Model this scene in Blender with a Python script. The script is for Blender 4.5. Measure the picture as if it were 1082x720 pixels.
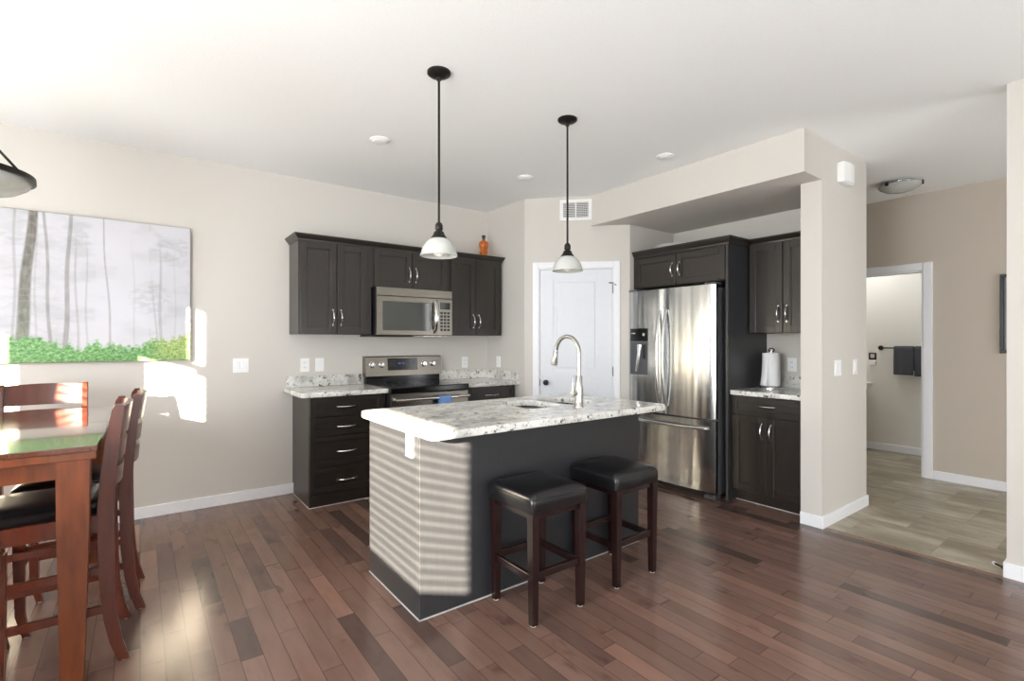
import bpy, bmesh, math, random
from mathutils import Vector, Matrix, noise
random.seed(7)
PI = math.pi
SC = bpy.context.scene
COL = SC.collection
for o in list(bpy.data.objects):
    bpy.data.objects.remove(o)

# ------------------------------------------------------------------ camera
cam_d = bpy.data.cameras.new('camera')
cam = bpy.data.objects.new('camera', cam_d)
COL.objects.link(cam)
cam.location = (0, 0, 1.312)
cam.rotation_euler = (PI/2, 0, math.radians(-36.742))
cam_d.sensor_width = 36.0
cam_d.lens = 36.0*526.6/1082
cam_d.shift_y = 1.13/1082
cam_d.clip_start = 0.02
SC.camera = cam

# ------------------------------------------------------------------ view, world, lights
SC.view_settings.view_transform = 'Standard'
SC.view_settings.look = 'None'
SC.view_settings.gamma = 1.0
SC.view_settings.exposure = 0.10
SC.view_settings.use_curve_mapping = False
SC.cycles.max_bounces = 10
SC.cycles.diffuse_bounces = 6
SC.cycles.glossy_bounces = 4
SC.cycles.sample_clamp_indirect = 6.0
SC.cycles.use_denoising = True
SC.cycles.blur_glossy = 0.5

world = bpy.data.worlds.new('daylight_sky')
SC.world = world
world.use_nodes = True
bgn = world.node_tree.nodes['Background']
bgn.inputs[0].default_value = (0.75, 0.86, 1.0, 1)
bgn.inputs[1].default_value = 2.0

sun_dir = Vector((1.1, 1.0, -0.363)).normalized()
sd = bpy.data.lights.new('sun', 'SUN')
sd.energy = 108.0
sd.angle = 0.0085
sd.color = (1.0, 0.87, 0.67)
sun = bpy.data.objects.new('sun', sd)
sun.rotation_euler = sun_dir.to_track_quat('-Z', 'Y').to_euler()
sun.location = (-8, -7, 4)
COL.objects.link(sun)

def area(name, loc, direction, sx, sy, energy, color=(1, 1, 1)):
    d = bpy.data.lights.new(name, 'AREA')
    d.shape = 'RECTANGLE'; d.size = sx; d.size_y = sy
    d.energy = energy; d.color = color
    o = bpy.data.objects.new(name, d)
    o.location = loc
    o.rotation_euler = Vector(direction).to_track_quat('-Z', 'Y').to_euler()
    COL.objects.link(o)
    return o
DAY = (0.97, 0.985, 1.0)
# area lights: inferred near and far windows, plus fill added to brighten the room
area('back_wall_fill', (1.0, -1.90, 1.30), (0, 1, 0.6), 4.2, 2.1, 95, (0.93, 0.97, 1.0))  # added fill at an unseen back window, lifts the far ceiling
area('cool_side_fill', (-2.16, 0.95, 1.35), (1, 0.15, -0.35), 1.7, 1.9, 110, (0.84, 0.92, 1.0))  # added cool fill inside the made-up side window, aimed down
area('warm_side_fill', (-2.15, 0.95, 1.35), (1, 0.45, 0.5), 1.7, 1.9, 125, (1.0, 0.985, 0.965))  # added warm fill at the same place, aimed up to lift the ceiling
area('daylight_window_near', (-2.13, -0.60, 1.60), (1, 0, 0), 0.8, 0.75, 14, DAY)
area('daylight_window_far', (-2.13, 3.72, 1.42), (1, 0, 0), 0.9, 0.8, 16, DAY)
area('hall_fill', (5.0, -1.55, 1.25), (0, 1, 0), 1.2, 2.0, 34, DAY)  # added fill for the hall
area('bathroom_ceiling_light', (6.62, 2.3, 2.66), (0, 0, -1), 0.5, 0.5, 14, (0.96, 0.98, 1.0))  # unseen ceiling lamp, assumed because the bathroom is bright

# ------------------------------------------------------------------ material helpers
class NT:
    def __init__(s, name):
        s.m = bpy.data.materials.new(name); s.m.use_nodes = True
        s.t = s.m.node_tree; s.n = s.t.nodes; s.l = s.t.links
        s.b = s.n['Principled BSDF']
    def node(s, typ, **kw):
        n = s.n.new(typ)
        for k, v in kw.items(): setattr(n, k, v)
        return n
    def math(s, op, a, b=None):
        n = s.n.new('ShaderNodeMath'); n.operation = op
        for i, v in enumerate((a, b)):
            if v is None: continue
            if isinstance(v, (int, float)): n.inputs[i].default_value = v
            else: s.l.new(v, n.inputs[i])
        return n.outputs[0]
    def link(s, a, b): s.l.new(a, b)
    def coords(s, obj=False):
        if obj: return s.node('ShaderNodeTexCoord').outputs['Object']
        return s.node('ShaderNodeNewGeometry').outputs['Position']
    def noise(s, vec, scale, detail=4, rough=0.5, vscale=None):
        if vscale:
            mp = s.node('ShaderNodeMapping'); mp.inputs['Scale'].default_value = vscale
            s.link(vec, mp.inputs['Vector']); vec = mp.outputs[0]
        n = s.node('ShaderNodeTexNoise')
        n.inputs['Scale'].default_value = scale; n.inputs['Detail'].default_value = detail
        n.inputs['Roughness'].default_value = rough
        s.link(vec, n.inputs['Vector'])
        return n.outputs['Fac']
    def ramp(s, fac, stops):
        r = s.node('ShaderNodeValToRGB')
        e = r.color_ramp.elements
        while len(e) < len(stops): e.new(0.5)
        for el, (p, c) in zip(e, stops):
            el.position = p; el.color = (*c, 1) if len(c) == 3 else c
        s.link(fac, r.inputs[0])
        return r.outputs[0]
    def mix(s, fac, a, b, mode='MIX'):
        n = s.node('ShaderNodeMix', data_type='RGBA', blend_type=mode)
        for sock, v in ((n.inputs[0], fac), (n.inputs[6], a), (n.inputs[7], b)):
            if isinstance(v, (int, float)): sock.default_value = v
            elif isinstance(v, tuple): sock.default_value = (*v, 1)
            else: s.link(v, sock)
        return n.outputs[2]
    def bump(s, h, strength=0.1, dist=0.01):
        b = s.node('ShaderNodeBump'); b.inputs['Strength'].default_value = strength
        b.inputs['Distance'].default_value = dist
        s.link(h, b.inputs['Height']); s.link(b.outputs[0], s.b.inputs['Normal'])

def lin(r, g, b):
    f = lambda c: (c/255/12.92) if c/255 <= 0.04045 else ((c/255+0.055)/1.055)**2.4
    return (f(r), f(g), f(b))

def plain(name, rgb, rough=0.5, metal=0.0, nscale=40, namt=0.06, bump=0.0, coat=0.0, spec=None, obj=True):
    t = NT(name); c = lin(*rgb)
    v = t.coords(obj)
    f = t.noise(v, nscale, 3)
    lo = tuple(max(0, x*(1-namt)) for x in c); hi = tuple(min(1, x*(1+namt)) for x in c)
    t.link(t.ramp(f, [(0.3, lo), (0.7, hi)]), t.b.inputs['Base Color'])
    t.b.inputs['Roughness'].default_value = rough
    t.b.inputs['Metallic'].default_value = metal
    if coat: t.b.inputs['Coat Weight'].default_value = coat; t.b.inputs['Coat Roughness'].default_value = 0.12
    if spec is not None: t.b.inputs['Specular IOR Level'].default_value = spec
    if bump: t.bump(f, bump, 0.004)
    return t.m

M = {}
M['wall'] = plain('beige_wall_paint', (206, 202, 195), 0.75, nscale=260, namt=0.015, bump=0.08, obj=False)
M['wall_hall'] = plain('taupe_hall_wall', (196, 186, 173), 0.75, nscale=260, namt=0.015, bump=0.08, obj=False)  # darker and browner than the kitchen wall colour
M['bath_wall'] = plain('cream_bathroom_paint', (222, 219, 212), 0.75, nscale=260, namt=0.015, obj=False)
M['ceiling'] = plain('white_ceiling_texture', (243, 244, 244), 0.85, nscale=120, namt=0.02, bump=0.3, obj=False)
M['trim'] = plain('white_trim_paint', (236, 237, 240), 0.4, nscale=30, namt=0.01)
M['door_white'] = plain('white_door_paint', (222, 225, 230), 0.45, nscale=30, namt=0.01)
M['plastic'] = plain('white_plastic', (240, 240, 238), 0.35, nscale=30, namt=0.01)
M['black'] = plain('black_gloss', (12, 12, 14), 0.12, nscale=30)
M['blackm'] = plain('black_satin', (20, 20, 22), 0.35, nscale=30)
M['bronze'] = plain('dark_bronze_metal', (38, 34, 31), 0.4, 0.6, nscale=60)
M['chrome'] = plain('polished_nickel', (225, 225, 225), 0.14, 1.0, nscale=30, namt=0.02)
M['sinksteel'] = plain('sink_steel', (190, 190, 190), 0.22, 1.0, nscale=30, namt=0.02)
M['fridgeside'] = plain('dark_grey_fridge_side', (96, 98, 102), 0.4, 0.4, nscale=200)
M['leather'] = plain('black_leather', (16, 16, 19), 0.28, nscale=160, namt=0.3, bump=0.12, coat=0.25)
M['caulk'] = plain('pale_edge_strip', (188, 186, 184), 0.5, nscale=30)
M['towel'] = plain('charcoal_towel', (72, 74, 80), 0.95, nscale=300, namt=0.3, bump=0.8)
M['paper'] = plain('white_paper_towel', (245, 245, 246), 0.9, nscale=200, namt=0.02, bump=0.3)
M['bluecloth'] = plain('blue_cloth', (112, 150, 205), 0.9, nscale=300, namt=0.1, bump=0.5)
M['vinyl'] = plain('white_window_vinyl', (240, 240, 240), 0.4, nscale=30, namt=0.01)
M['mirror'] = plain('grey_print', (150, 150, 150), 0.5, nscale=5, namt=0.3)

def steel(name, rgb, rough=0.26, vs=(1, 1, 200), wave=0.0):
    t = NT(name); v = t.coords(True)
    f = t.noise(v, 3.0, 3, vscale=vs); c = lin(*rgb)
    t.link(t.ramp(f, [(0.3, tuple(x*0.93 for x in c)), (0.7, tuple(min(1, x*1.05) for x in c))]), t.b.inputs['Base Color'])
    t.b.inputs['Metallic'].default_value = 1.0
    r = t.node('ShaderNodeMapRange'); r.inputs[3].default_value = rough*0.85; r.inputs[4].default_value = rough*1.2
    t.link(f, r.inputs[0]); t.link(r.outputs[0], t.b.inputs['Roughness'])
    if wave: t.bump(t.noise(v, 1.0, 2, 0.4, vscale=(5.5, 5.5, 0.35)), wave, 0.03)
    return t.m
M['steel'] = steel('brushed_stainless_steel', (205, 205, 203), 0.2, (1, 1, 120), 0.5)
M['nickel'] = steel('brushed_nickel', (186, 185, 182), 0.25, (1, 1, 120))
M['steel2'] = steel('warm_stainless_steel', (146, 141, 132), 0.28, (1, 1, 120))

def wood_dark(name, a, b, rough, sc=(18, 18, 1.2), coat=0.0):
    t = NT(name); v = t.coords(True)
    f = t.noise(v, 4.0, 6, 0.6, vscale=sc)
    t.link(t.ramp(f, [(0.3, lin(*a)), (0.7, lin(*b))]), t.b.inputs['Base Color'])
    t.b.inputs['Roughness'].default_value = rough
    if coat: t.b.inputs['Coat Weight'].default_value = coat; t.b.inputs['Coat Roughness'].default_value = 0.15
    t.bump(f, 0.04, 0.003)
    return t.m
M['cab'] = wood_dark('espresso_cabinet_wood', (31, 26, 22), (44, 36, 30), 0.40, coat=0.28)
M['cabpanel'] = wood_dark('espresso_panel_window_tint', (40, 41, 44), (46, 47, 50), 0.42, coat=0.2)  # cabinet wood again, lightened and blued in colour to stand for window light
M['stoolwood'] = wood_dark('dark_mahogany_wood', (20, 8, 9), (36, 13, 13), 0.25, coat=0.4)
M['tablewood'] = wood_dark('reddish_brown_table_wood', (88, 42, 17), (118, 60, 27), 0.32, (8, 8, 1.2), coat=0.12)
M['chairwood'] = wood_dark('cherry_brown_chair_wood', (70, 25, 9), (94, 38, 15), 0.3, (10, 10, 1.2), coat=0.2)

def table_top_mat():
    t = NT('polished_table_top_wood'); v = t.coords(True)
    f = t.noise(v, 4.0, 6, 0.6, vscale=(14, 1.2, 8))
    t.link(t.ramp(f, [(0.3, lin(74, 36, 22)), (0.7, lin(98, 52, 32))]), t.b.inputs['Base Color'])
    t.b.inputs['Roughness'].default_value = 0.16
    t.b.inputs['Coat Weight'].default_value = 0.9; t.b.inputs['Coat Roughness'].default_value = 0.05
    t.b.inputs['Coat IOR'].default_value = 1.7
    return t.m
M['tabletop'] = table_top_mat()

def floor_wood():
    t = NT('brown_hardwood_planks'); g = t.coords()
    sp = t.node('ShaderNodeSeparateXYZ'); t.link(g, sp.inputs[0])
    W, L = 0.083, 0.62
    xs = t.math('DIVIDE', sp.outputs[0], W)
    row = t.math('FLOOR', xs)
    wn = t.node('ShaderNodeTexWhiteNoise', noise_dimensions='1D'); t.link(row, wn.inputs['W'])
    ys = t.math('ADD', t.math('DIVIDE', sp.outputs[1], L), t.math('MULTIPLY', wn.outputs['Value'], 7.3))
    # warp so that plank lengths differ
    nn = t.node('ShaderNodeTexNoise', noise_dimensions='1D'); nn.inputs['Scale'].default_value = 0.9; nn.inputs['Detail'].default_value = 0
    t.link(t.math('ADD', ys, t.math('MULTIPLY', row, 13.7)), nn.inputs['W'])
    ys2 = t.math('ADD', ys, t.math('MULTIPLY', nn.outputs['Fac'], 1.0))
    colm = t.math('FLOOR', ys2)
    cb = t.node('ShaderNodeCombineXYZ'); t.link(row, cb.inputs[0]); t.link(colm, cb.inputs[1])
    w2 = t.node('ShaderNodeTexWhiteNoise', noise_dimensions='2D'); t.link(cb.outputs[0], w2.inputs['Vector'])
    val = w2.outputs['Value']
    base = t.ramp(val, [(0.0, lin(76, 60, 55)), (0.10, lin(94, 74, 67)), (0.2, lin(106, 82, 73)), (0.5, lin(113, 88, 78)), (0.85, lin(120, 94, 84)), (1.0, lin(130, 100, 87))])
    # grain stretched along the plank, moved per plank
    off = t.node('ShaderNodeVectorMath', operation='ADD'); t.link(g, off.inputs[0])
    o2 = t.node('ShaderNodeVectorMath', operation='SCALE'); t.link(w2.outputs['Color'], o2.inputs[0]); o2.inputs['Scale'].default_value = 9.0
    t.link(o2.outputs[0], off.inputs[1])
    gr = t.noise(off.outputs[0], 4.0, 4, 0.55, vscale=(4, 0.9, 1))
    c = t.mix(0.8, base, t.ramp(gr, [(0.25, (0.74, 0.73, 0.72)), (0.5, (0.98, 0.98, 0.98)), (0.8, (1.14, 1.13, 1.11))]), 'MULTIPLY')
    kn = t.noise(off.outputs[0], 5.0, 3, 0.5, vscale=(2.2, 1, 1))
    c = t.mix(t.ramp(kn, [(0.62, (0, 0, 0)), (0.74, (0.5, 0.5, 0.5))]), c, lin(62, 42, 36))
    # seams
    fx = t.math('FRACT', xs); fy = t.math('FRACT', ys2)
    ex = t.math('MINIMUM', fx, t.math('SUBTRACT', 1.0, fx))
    ey = t.math('MULTIPLY', t.math('MINIMUM', fy, t.math('SUBTRACT', 1.0, fy)), L/W)
    e = t.math('MINIMUM', ex, ey)
    seam = t.math('LESS_THAN', e, 0.026)
    c = t.mix(t.math('MULTIPLY', seam, 0.5), c, lin(48, 34, 30))
    t.link(c, t.b.inputs['Base Color'])
    r = t.node('ShaderNodeMapRange'); r.inputs[3].default_value = 0.17; r.inputs[4].default_value = 0.25
    t.link(gr, r.inputs[0]); t.link(r.outputs[0], t.b.inputs['Roughness'])
    hmap = t.math('ADD', t.math('MULTIPLY', seam, -1.0), t.math('ADD', t.math('MULTIPLY', gr, 0.25), t.math('MULTIPLY', val, 0.3)))
    t.bump(hmap, 0.10, 0.0015)
    return t.m
M['floor'] = floor_wood()

def floor_tile():
    t = NT('travertine_look_floor_tile'); g = t.coords()
    sp = t.node('ShaderNodeSeparateXYZ'); t.link(g, sp.inputs[0])
    W, L = 0.46, 0.46
    xs = t.math('DIVIDE', t.math('SUBTRACT', sp.outputs[0], 3.87), W); row = t.math('FLOOR', xs)
    ys = t.math('ADD', t.math('DIVIDE', sp.outputs[1], L), t.math('MULTIPLY', row, 0.5)); colm = t.math('FLOOR', ys)
    cb = t.node('ShaderNodeCombineXYZ'); t.link(row, cb.inputs[0]); t.link(colm, cb.inputs[1])
    w2 = t.node('ShaderNodeTexWhiteNoise', noise_dimensions='2D'); t.link(cb.outputs[0], w2.inputs['Vector'])
    o2 = t.node('ShaderNodeVectorMath', operation='SCALE'); t.link(w2.outputs['Color'], o2.inputs[0]); o2.inputs['Scale'].default_value = 6.0
    off = t.node('ShaderNodeVectorMath', operation='ADD'); t.link(g, off.inputs[0]); t.link(o2.outputs[0], off.inputs[1])
    n1 = t.noise(off.outputs[0], 1.6, 8, 0.65, vscale=(3.2, 0.9, 1))
    c = t.ramp(n1, [(0.25, lin(104, 92, 72)), (0.42, lin(134, 124, 104)), (0.54, lin(156, 148, 130)), (0.66, lin(184, 176, 158)), (0.85, lin(140, 122, 98))])
    n2 = t.noise(off.outputs[0], 3.0, 5, 0.6, vscale=(5, 0.8, 1))
    c = t.mix(t.ramp(n2, [(0.56, (0, 0, 0)), (0.62, (0.5, 0.5, 0.5)), (0.68, (0, 0, 0))]), c, lin(118, 92, 66))
    fx = t.math('FRACT', xs); fy = t.math('FRACT', ys)
    e = t.math('MINIMUM', t.math('MINIMUM', fx, t.math('SUBTRACT', 1.0, fx)), t.math('MINIMUM', fy, t.math('SUBTRACT', 1.0, fy)))
    gl = t.math('LESS_THAN', e, 0.006)
    c = t.mix(t.math('MULTIPLY', gl, 0.7), c, lin(132, 120, 100))
    t.link(c, t.b.inputs['Base Color'])
    t.b.inputs['Roughness'].default_value = 0.35
    t.bump(t.math('MULTIPLY', gl, -1.0), 0.2, 0.002)
    return t.m
M['tile'] = floor_tile()

def granite():
    t = NT('white_grey_speckled_granite'); v = t.coords()
    n1 = t.noise(v, 5.0, 6, 0.6, vscale=(1, 1.6, 1.2))
    c = t.ramp(n1, [(0.30, lin(168, 167, 163)), (0.42, lin(204, 203, 198)), (0.55, lin(225, 224, 219)), (0.75, lin(240, 239, 236))])
    n2 = t.noise(v, 38.0, 8, 0.72)
    c = t.mix(t.ramp(n2, [(0.34, (0.9, 0.9, 0.9)), (0.46, (0, 0, 0))]), c, lin(128, 126, 120))
    n3 = t.noise(v, 21.0, 8, 0.75, vscale=(1.0, 1.4, 1))
    c = t.mix(t.ramp(n3, [(0.56, (0, 0, 0)), (0.60, (0.95, 0.95, 0.95))]), c, lin(48, 48, 52))
    n4 = t.noise(v, 9.0, 5, 0.6)
    c = t.mix(t.ramp(n4, [(0.56, (0, 0, 0)), (0.70, (0.5, 0.5, 0.5))]), c, lin(178, 164, 140))
    t.link(c, t.b.inputs['Base Color'])
    t.b.inputs['Roughness'].default_value = 0.13
    return t.m
M['granite'] = granite()

def glass_shade():
    t = NT('white_alabaster_glass'); v = t.coords(True)
    f = t.noise(v, 9, 4)
    t.link(t.ramp(f, [(0.3, lin(205, 208, 202)), (0.7, lin(228, 230, 226))]), t.b.inputs['Base Color'])
    t.b.inputs['Roughness'].default_value = 0.25
    t.b.inputs['Transmission Weight'].default_value = 0.35
    t.b.inputs['Subsurface Weight'].default_value = 0.3
    t.b.inputs['Subsurface Radius'].default_value = (0.03, 0.03, 0.03)
    return t.m
M['shade'] = glass_shade()
def amber():
    t = NT('amber_glass'); v = t.coords(True)
    f = t.noise(v, 6, 2)
    t.link(t.ramp(f, [(0.3, lin(206, 96, 20)), (0.7, lin(244, 156, 62))]), t.b.inputs['Base Color'])
    t.b.inputs['Roughness'].default_value = 0.08
    t.b.inputs['Transmission Weight'].default_value = 0.6
    return t.m
M['amber'] = amber()
def ovenglass():
    t = NT('dark_reflective_glass'); v = t.coords(True)
    f = t.noise(v, 3, 1)
    t.link(t.ramp(f, [(0.3, lin(70, 72, 70)), (0.7, lin(84, 86, 84))]), t.b.inputs['Base Color'])
    t.b.inputs['Roughness'].default_value = 0.06
    t.b.inputs['Metallic'].default_value = 0.5
    return t.m
M['mwglass'] = ovenglass()
def emis(name, rgb, s):
    t = NT(name); v = t.coords(True); f = t.noise(v, 4, 1)
    c = lin(*rgb)
    t.link(t.ramp(f, [(0.3, c), (0.7, c)]), t.b.inputs['Emission Color'])
    t.b.inputs['Base Color'].default_value = (*c, 1)
    t.b.inputs['Emission Strength'].default_value = s
    return t.m
M['display'] = emis('clock_display_glow', (60, 90, 150), 0.25)

# ------------------------------------------------------------------ mesh helpers
def BM(): return bmesh.new()
def box(bm, x0, x1, y0, y1, z0, z1, bev=0.0, seg=2, rot=None):
    t = bmesh.new()
    bmesh.ops.create_cube(t, size=1)
    c = Vector(((x0+x1)/2, (y0+y1)/2, (z0+z1)/2))
    for v in t.verts:
        v.co = Vector((v.co.x*(x1-x0), v.co.y*(y1-y0), v.co.z*(z1-z0)))
    if bev > 0:
        bmesh.ops.bevel(t, geom=t.edges[:], offset=bev, segments=seg, profile=0.5, affect='EDGES')
    for v in t.verts:
        if rot is not None: v.co = rot @ v.co
        v.co += c
    merge(bm, t)
    return bm
def merge(bm, t):
    mp = [bm.verts.new(v.co) for v in t.verts]
    t.verts.index_update()
    for f in t.faces:
        try:
            nf = bm.faces.new([mp[v.index] for v in f.verts]); nf.smooth = f.smooth
        except ValueError: pass
    t.free()
def loft(bm, rings, close=True, cap=True, smooth=True):
    R = [[bm.verts.new(p) for p in ring] for ring in rings]
    n = len(R[0])
    for a, b in zip(R, R[1:]):
        for i in range(n if close else n-1):
            j = (i+1) % n
            try: f = bm.faces.new((a[i], a[j], b[j], b[i])); f.smooth = smooth
            except ValueError: pass
    if cap and close:
        for r, flip in ((R[0], True), (R[-1], False)):
            try: bm.faces.new(r[::-1] if flip else r)
            except ValueError: pass
    return bm
def tube(bm, pts, rad, seg=10, flat=1.0, up=None, cap=True):
    pts = [Vector(p) for p in pts]; n = len(pts)
    rads = rad if isinstance(rad, (list, tuple)) else [rad]*n
    rings = []; ref = Vector(up) if up else None
    for i, p in enumerate(pts):
        d = (pts[min(i+1, n-1)]-pts[max(i-1, 0)]).normalized()
        if ref is None:
            ref = Vector((0, 0, 1)) if abs(d.z) < 0.9 else Vector((1, 0, 0))
        a = d.cross(ref)
        if a.length < 1e-4: a = d.cross(Vector((0.3, 1, 0.2)))
        a.normalize(); b = a.cross(d).normalized()
        if up is None: ref = b
        rings.append([p + rads[i]*(a*math.cos(2*PI*k/seg)*flat + b*math.sin(2*PI*k/seg)) for k in range(seg)])
    return loft(bm, rings, True, cap)
def lathe(bm, prof, c=(0, 0, 0), seg=32, cap=False):
    c = Vector(c)
    rings = [[c+Vector((r*math.cos(2*PI*k/seg), r*math.sin(2*PI*k/seg), z)) for k in range(seg)] for r, z in prof]
    return loft(bm, rings, True, cap)
def prism(bm, poly, z0, z1):
    a = [bm.verts.new((x, y, z0)) for x, y in poly]; b = [bm.verts.new((x, y, z1)) for x, y in poly]
    n = len(poly)
    for i in range(n): bm.faces.new((a[i], a[(i+1) % n], b[(i+1) % n], b[i]))
    bm.faces.new(a[::-1]); bm.faces.new(b)
    return bm
def extr_path(bm, section, path):
    """section: (out, z) list; path: list of (pos xy, outward xy) mitred"""
    rings = [[Vector((p[0]+o[0]*s, p[1]+o[1]*s, z)) for s, z in section] for p, o in path]
    return loft(bm, rings, True, True, False)

def obj(name, bm, mat, parent=None, smooth=False, loc=None):
    bmesh.ops.recalc_face_normals(bm, faces=bm.faces)
    me = bpy.data.meshes.new(name); bm.to_mesh(me); bm.free()
    me.materials.append(mat if not isinstance(mat, str) else M[mat])
    if smooth:
        for p in me.polygons: p.use_smooth = True
    o = bpy.data.objects.new(name, me); COL.objects.link(o)
    if parent: o.parent = parent
    if loc: o.location = loc
    return o
def autosmooth(o, ang=40):
    me = o.data
    for p in me.polygons: p.use_smooth = True
    try: me.set_sharp_from_angle(angle=math.radians(ang))
    except Exception: pass
    return o
def tag(o, label, cat, group=None):
    o['label'] = label; o['category'] = cat
    if group: o['group'] = group
    return o
def thing(name, label, cat, loc=(0, 0, 0), rz=0.0, group=None):
    o = bpy.data.objects.new(name, None); COL.objects.link(o)
    o.empty_display_size = 0.1
    o.location = loc; o.rotation_euler = (0, 0, rz)
    return tag(o, label, cat, group)
def struct(name, bm, mat, parent=None):
    o = obj(name, bm, mat, parent)
    if not parent: o['kind'] = 'structure'
    return o
def copy_tree(o, parent=None):
    c = o.copy(); COL.objects.link(c); c.parent = parent
    for ch in [x for x in bpy.data.objects if x.parent == o]: copy_tree(ch, c)
    return c

# ================================================================== ROOM
H = 2.743
XL, YB, YA, XR = -2.2, -2.0, 4.604, 3.09        # left wall, back wall, kitchen wall, return wall
XF = 4.52                                        # wall behind fridge
XH = 6.06                                        # hall wall
struct('floor', box(BM(), XL-0.12, XF+0.15, YB-0.12, YA+0.12, -0.1, 0.0), 'floor')
b = BM(); prism(b, [(3.87, YB-0.12), (3.87, 1.49), (XF+0.16, 1.52), (XF+0.16, 4.7), (7.4, 4.7), (7.4, YB-0.12)], -0.09, 0.003)
struct('floor_hall', b, 'tile')
struct('ceiling', box(BM(), XL-0.12, 7.4, YB-0.12, YA+0.12, H, H+0.1), 'ceiling')
struct('wall_kitchen', box(BM(), XL, XR+0.1, YA, YA+0.12, 0, H), 'wall')
struct('wall_return', box(BM(), XR, XR+0.12, 3.93, YA, 0, H), 'wall')
# diagonal pantry wall with a real door opening : s runs along (1,-1)/sqrt2
DX, DY = 3.09, 3.93
DL = 1.0324
b = BM()
for s0, s1, z0, z1 in ((0, 0.145, 0, H), (0.875, DL, 0, H), (0.145, 0.875, 2.045, H)):
    box(b, s0, s1, 0, 0.12, z0, z1)
o = struct('wall_diagonal', b, 'wall'); o.location = (DX, DY, 0); o.rotation_euler = (0, 0, -PI/4)
struct('wall_alcove_side', box(BM(), 3.825, XF+0.12, 3.20, 3.32, 0, H), 'wall')
struct('wall_alcove_back', box(BM(), XF, XF+0.12, 1.64, 3.20, 0, H), 'wall')
struct('wall_pillar', box(BM(), 3.83, 4.66, 1.50, 1.64, 0, H), 'wall')
b = BM(); prism(b, [(3.555, 1.4995), (3.555, 3.465), (3.83, 3.195), (4.60, 3.195), (4.60, 1.4995)], 2.45, H)
struct('wall_soffit', b, 'wall')
struct('wall_right', box(BM(), 3.86, 3.98, YB, 0.575, 0, H), 'wall')
# hall wall with bathroom doorway y 1.48..2.22
b = BM(); box(b, XH, XH+0.12, YB, 1.48, 0, H); box(b, XH, XH+0.12, 2.22, 4.6, 0, H); box(b, XH, XH+0.12, 1.48, 2.22, 2.01, H)
struct('wall_hall', b, 'wall_hall')
struct('wall_hall_passage', box(BM(), 4.64, 4.76, 1.64, 4.6, 0, H), 'wall_hall')
struct('wall_hall_end', box(BM(), 4.64, 7.3, YA, YA+0.12, 0, H), 'wall_hall')
struct('wall_bathroom', box(BM(), 7.18, 7.30, 0.9, 4.6, 0, H), 'bath_wall')
b = BM(); box(b, XH+0.12, 7.18, 3.2, 3.3, 0, H); box(b, XH+0.12, 7.18, 0.9, 1.0, 0, H)
struct('wall_bathroom_side', b, 'bath_wall')
# left wall with windows inferred from sun patches, and the second one added (y0,y1,z0,z1)
WIN = [(-1.19, -0.14, 1.175, 2.085), (0.10, 1.80, 0.40, 2.30), (2.115, 2.575, 1.505, 2.47), (3.07, 4.25, 1.02, 1.92)]
b = BM(); ys = YB
for (y0, y1, z0, z1) in WIN:
    box(b, XL-0.12, XL, ys, y0, 0, H); box(b, XL-0.12, XL, y0, y1, 0, z0); box(b, XL-0.12, XL, y0, y1, z1, H); ys = y1
box(b, XL-0.12, XL, ys, YA+0.12, 0, H)
struct('wall_left', b, 'wall')
# back wall with an added wide window; solid behind the hall fill light
b = BM(); BX0, BX1, BZ0, BZ1 = -1.1, 3.1, 0.25, 2.35
box(b, XL, BX0, YB-0.12, YB, 0, H); box(b, BX1, 3.86, YB-0.12, YB, 0, H); box(b, BX0, BX1, YB-0.12, YB, 0, BZ0); box(b, BX0, BX1, YB-0.12, YB, BZ1, H)
box(b, 3.98, 7.3, YB-0.12, YB, 0, H)
struct('wall_back', b, 'wall')

def window(n, axis, a0, a1, z0, z1, w, panes=1, slats=None, shade=False):
    root = bpy.data.objects.new('window_%d' % n, None); COL.objects.link(root); root['kind'] = 'structure'
    t = 0.035
    def bx(bm, p0, p1, q0, q1, d0, d1):
        if axis == 'x': box(bm, w+d0, w+d1, p0, p1, q0, q1)
        else: box(bm, p0, p1, w+d0, w+d1, q0, q1)
    b = BM()
    bx(b, a0, a1, z0, z0+t, -0.10, -0.03); bx(b, a0, a1, z1-t, z1, -0.10, -0.03)
    for k in range(panes+1):
        p = a0+(a1-a0-t)*k/panes
        bx(b, p, p+t, z0+t, z1-t, -0.10, -0.03)
    obj('window_frame', b, 'vinyl', root)
    if slats:
        b = BM(); z = z0+0.03
        while z < z1-0.03:
            bx(b, a0+0.01, a1-0.01, z, z+0.003, -0.024, 0.014); z += slats
        bx(b, a0+0.005, a1-0.005, z1-0.05, z1-0.01, -0.03, 0.025)
        obj('blind', b, 'vinyl', root)
    if shade:
        b = BM(); bx(b, a0+0.01, a1-0.01, z0+0.01, z1-0.01, -0.025, -0.020)
        obj('added_sun_shade', b, 'vinyl', root)  # closed shade added to the windows that hold fill lights
window(1, 'x', *WIN[0], XL, 1, slats=0.051)
window(2, 'x', *WIN[1], XL, 2, shade=True)  # unseen window added for the side fill; its shade keeps the sun out
window(3, 'x', *WIN[2], XL, 1, slats=0.051)
window(4, 'x', *WIN[3], XL, 1)
b = BM(); box(b, XL-0.015, XL-0.010, 2.285, 2.57, 1.93, 2.465); box(b, XL-0.015, XL-0.010, 2.12, 2.285, 1.89, 1.985); obj('sun_mask_and_rail', b, 'vinyl', bpy.data.objects['window_3'])  # unseen panel added to trim the sun patch, with a sash rail
window(5, 'y', BX0, BX1, BZ0, BZ1, YB, 3, shade=True)  # unseen shaded window added behind the back fill light

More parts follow.
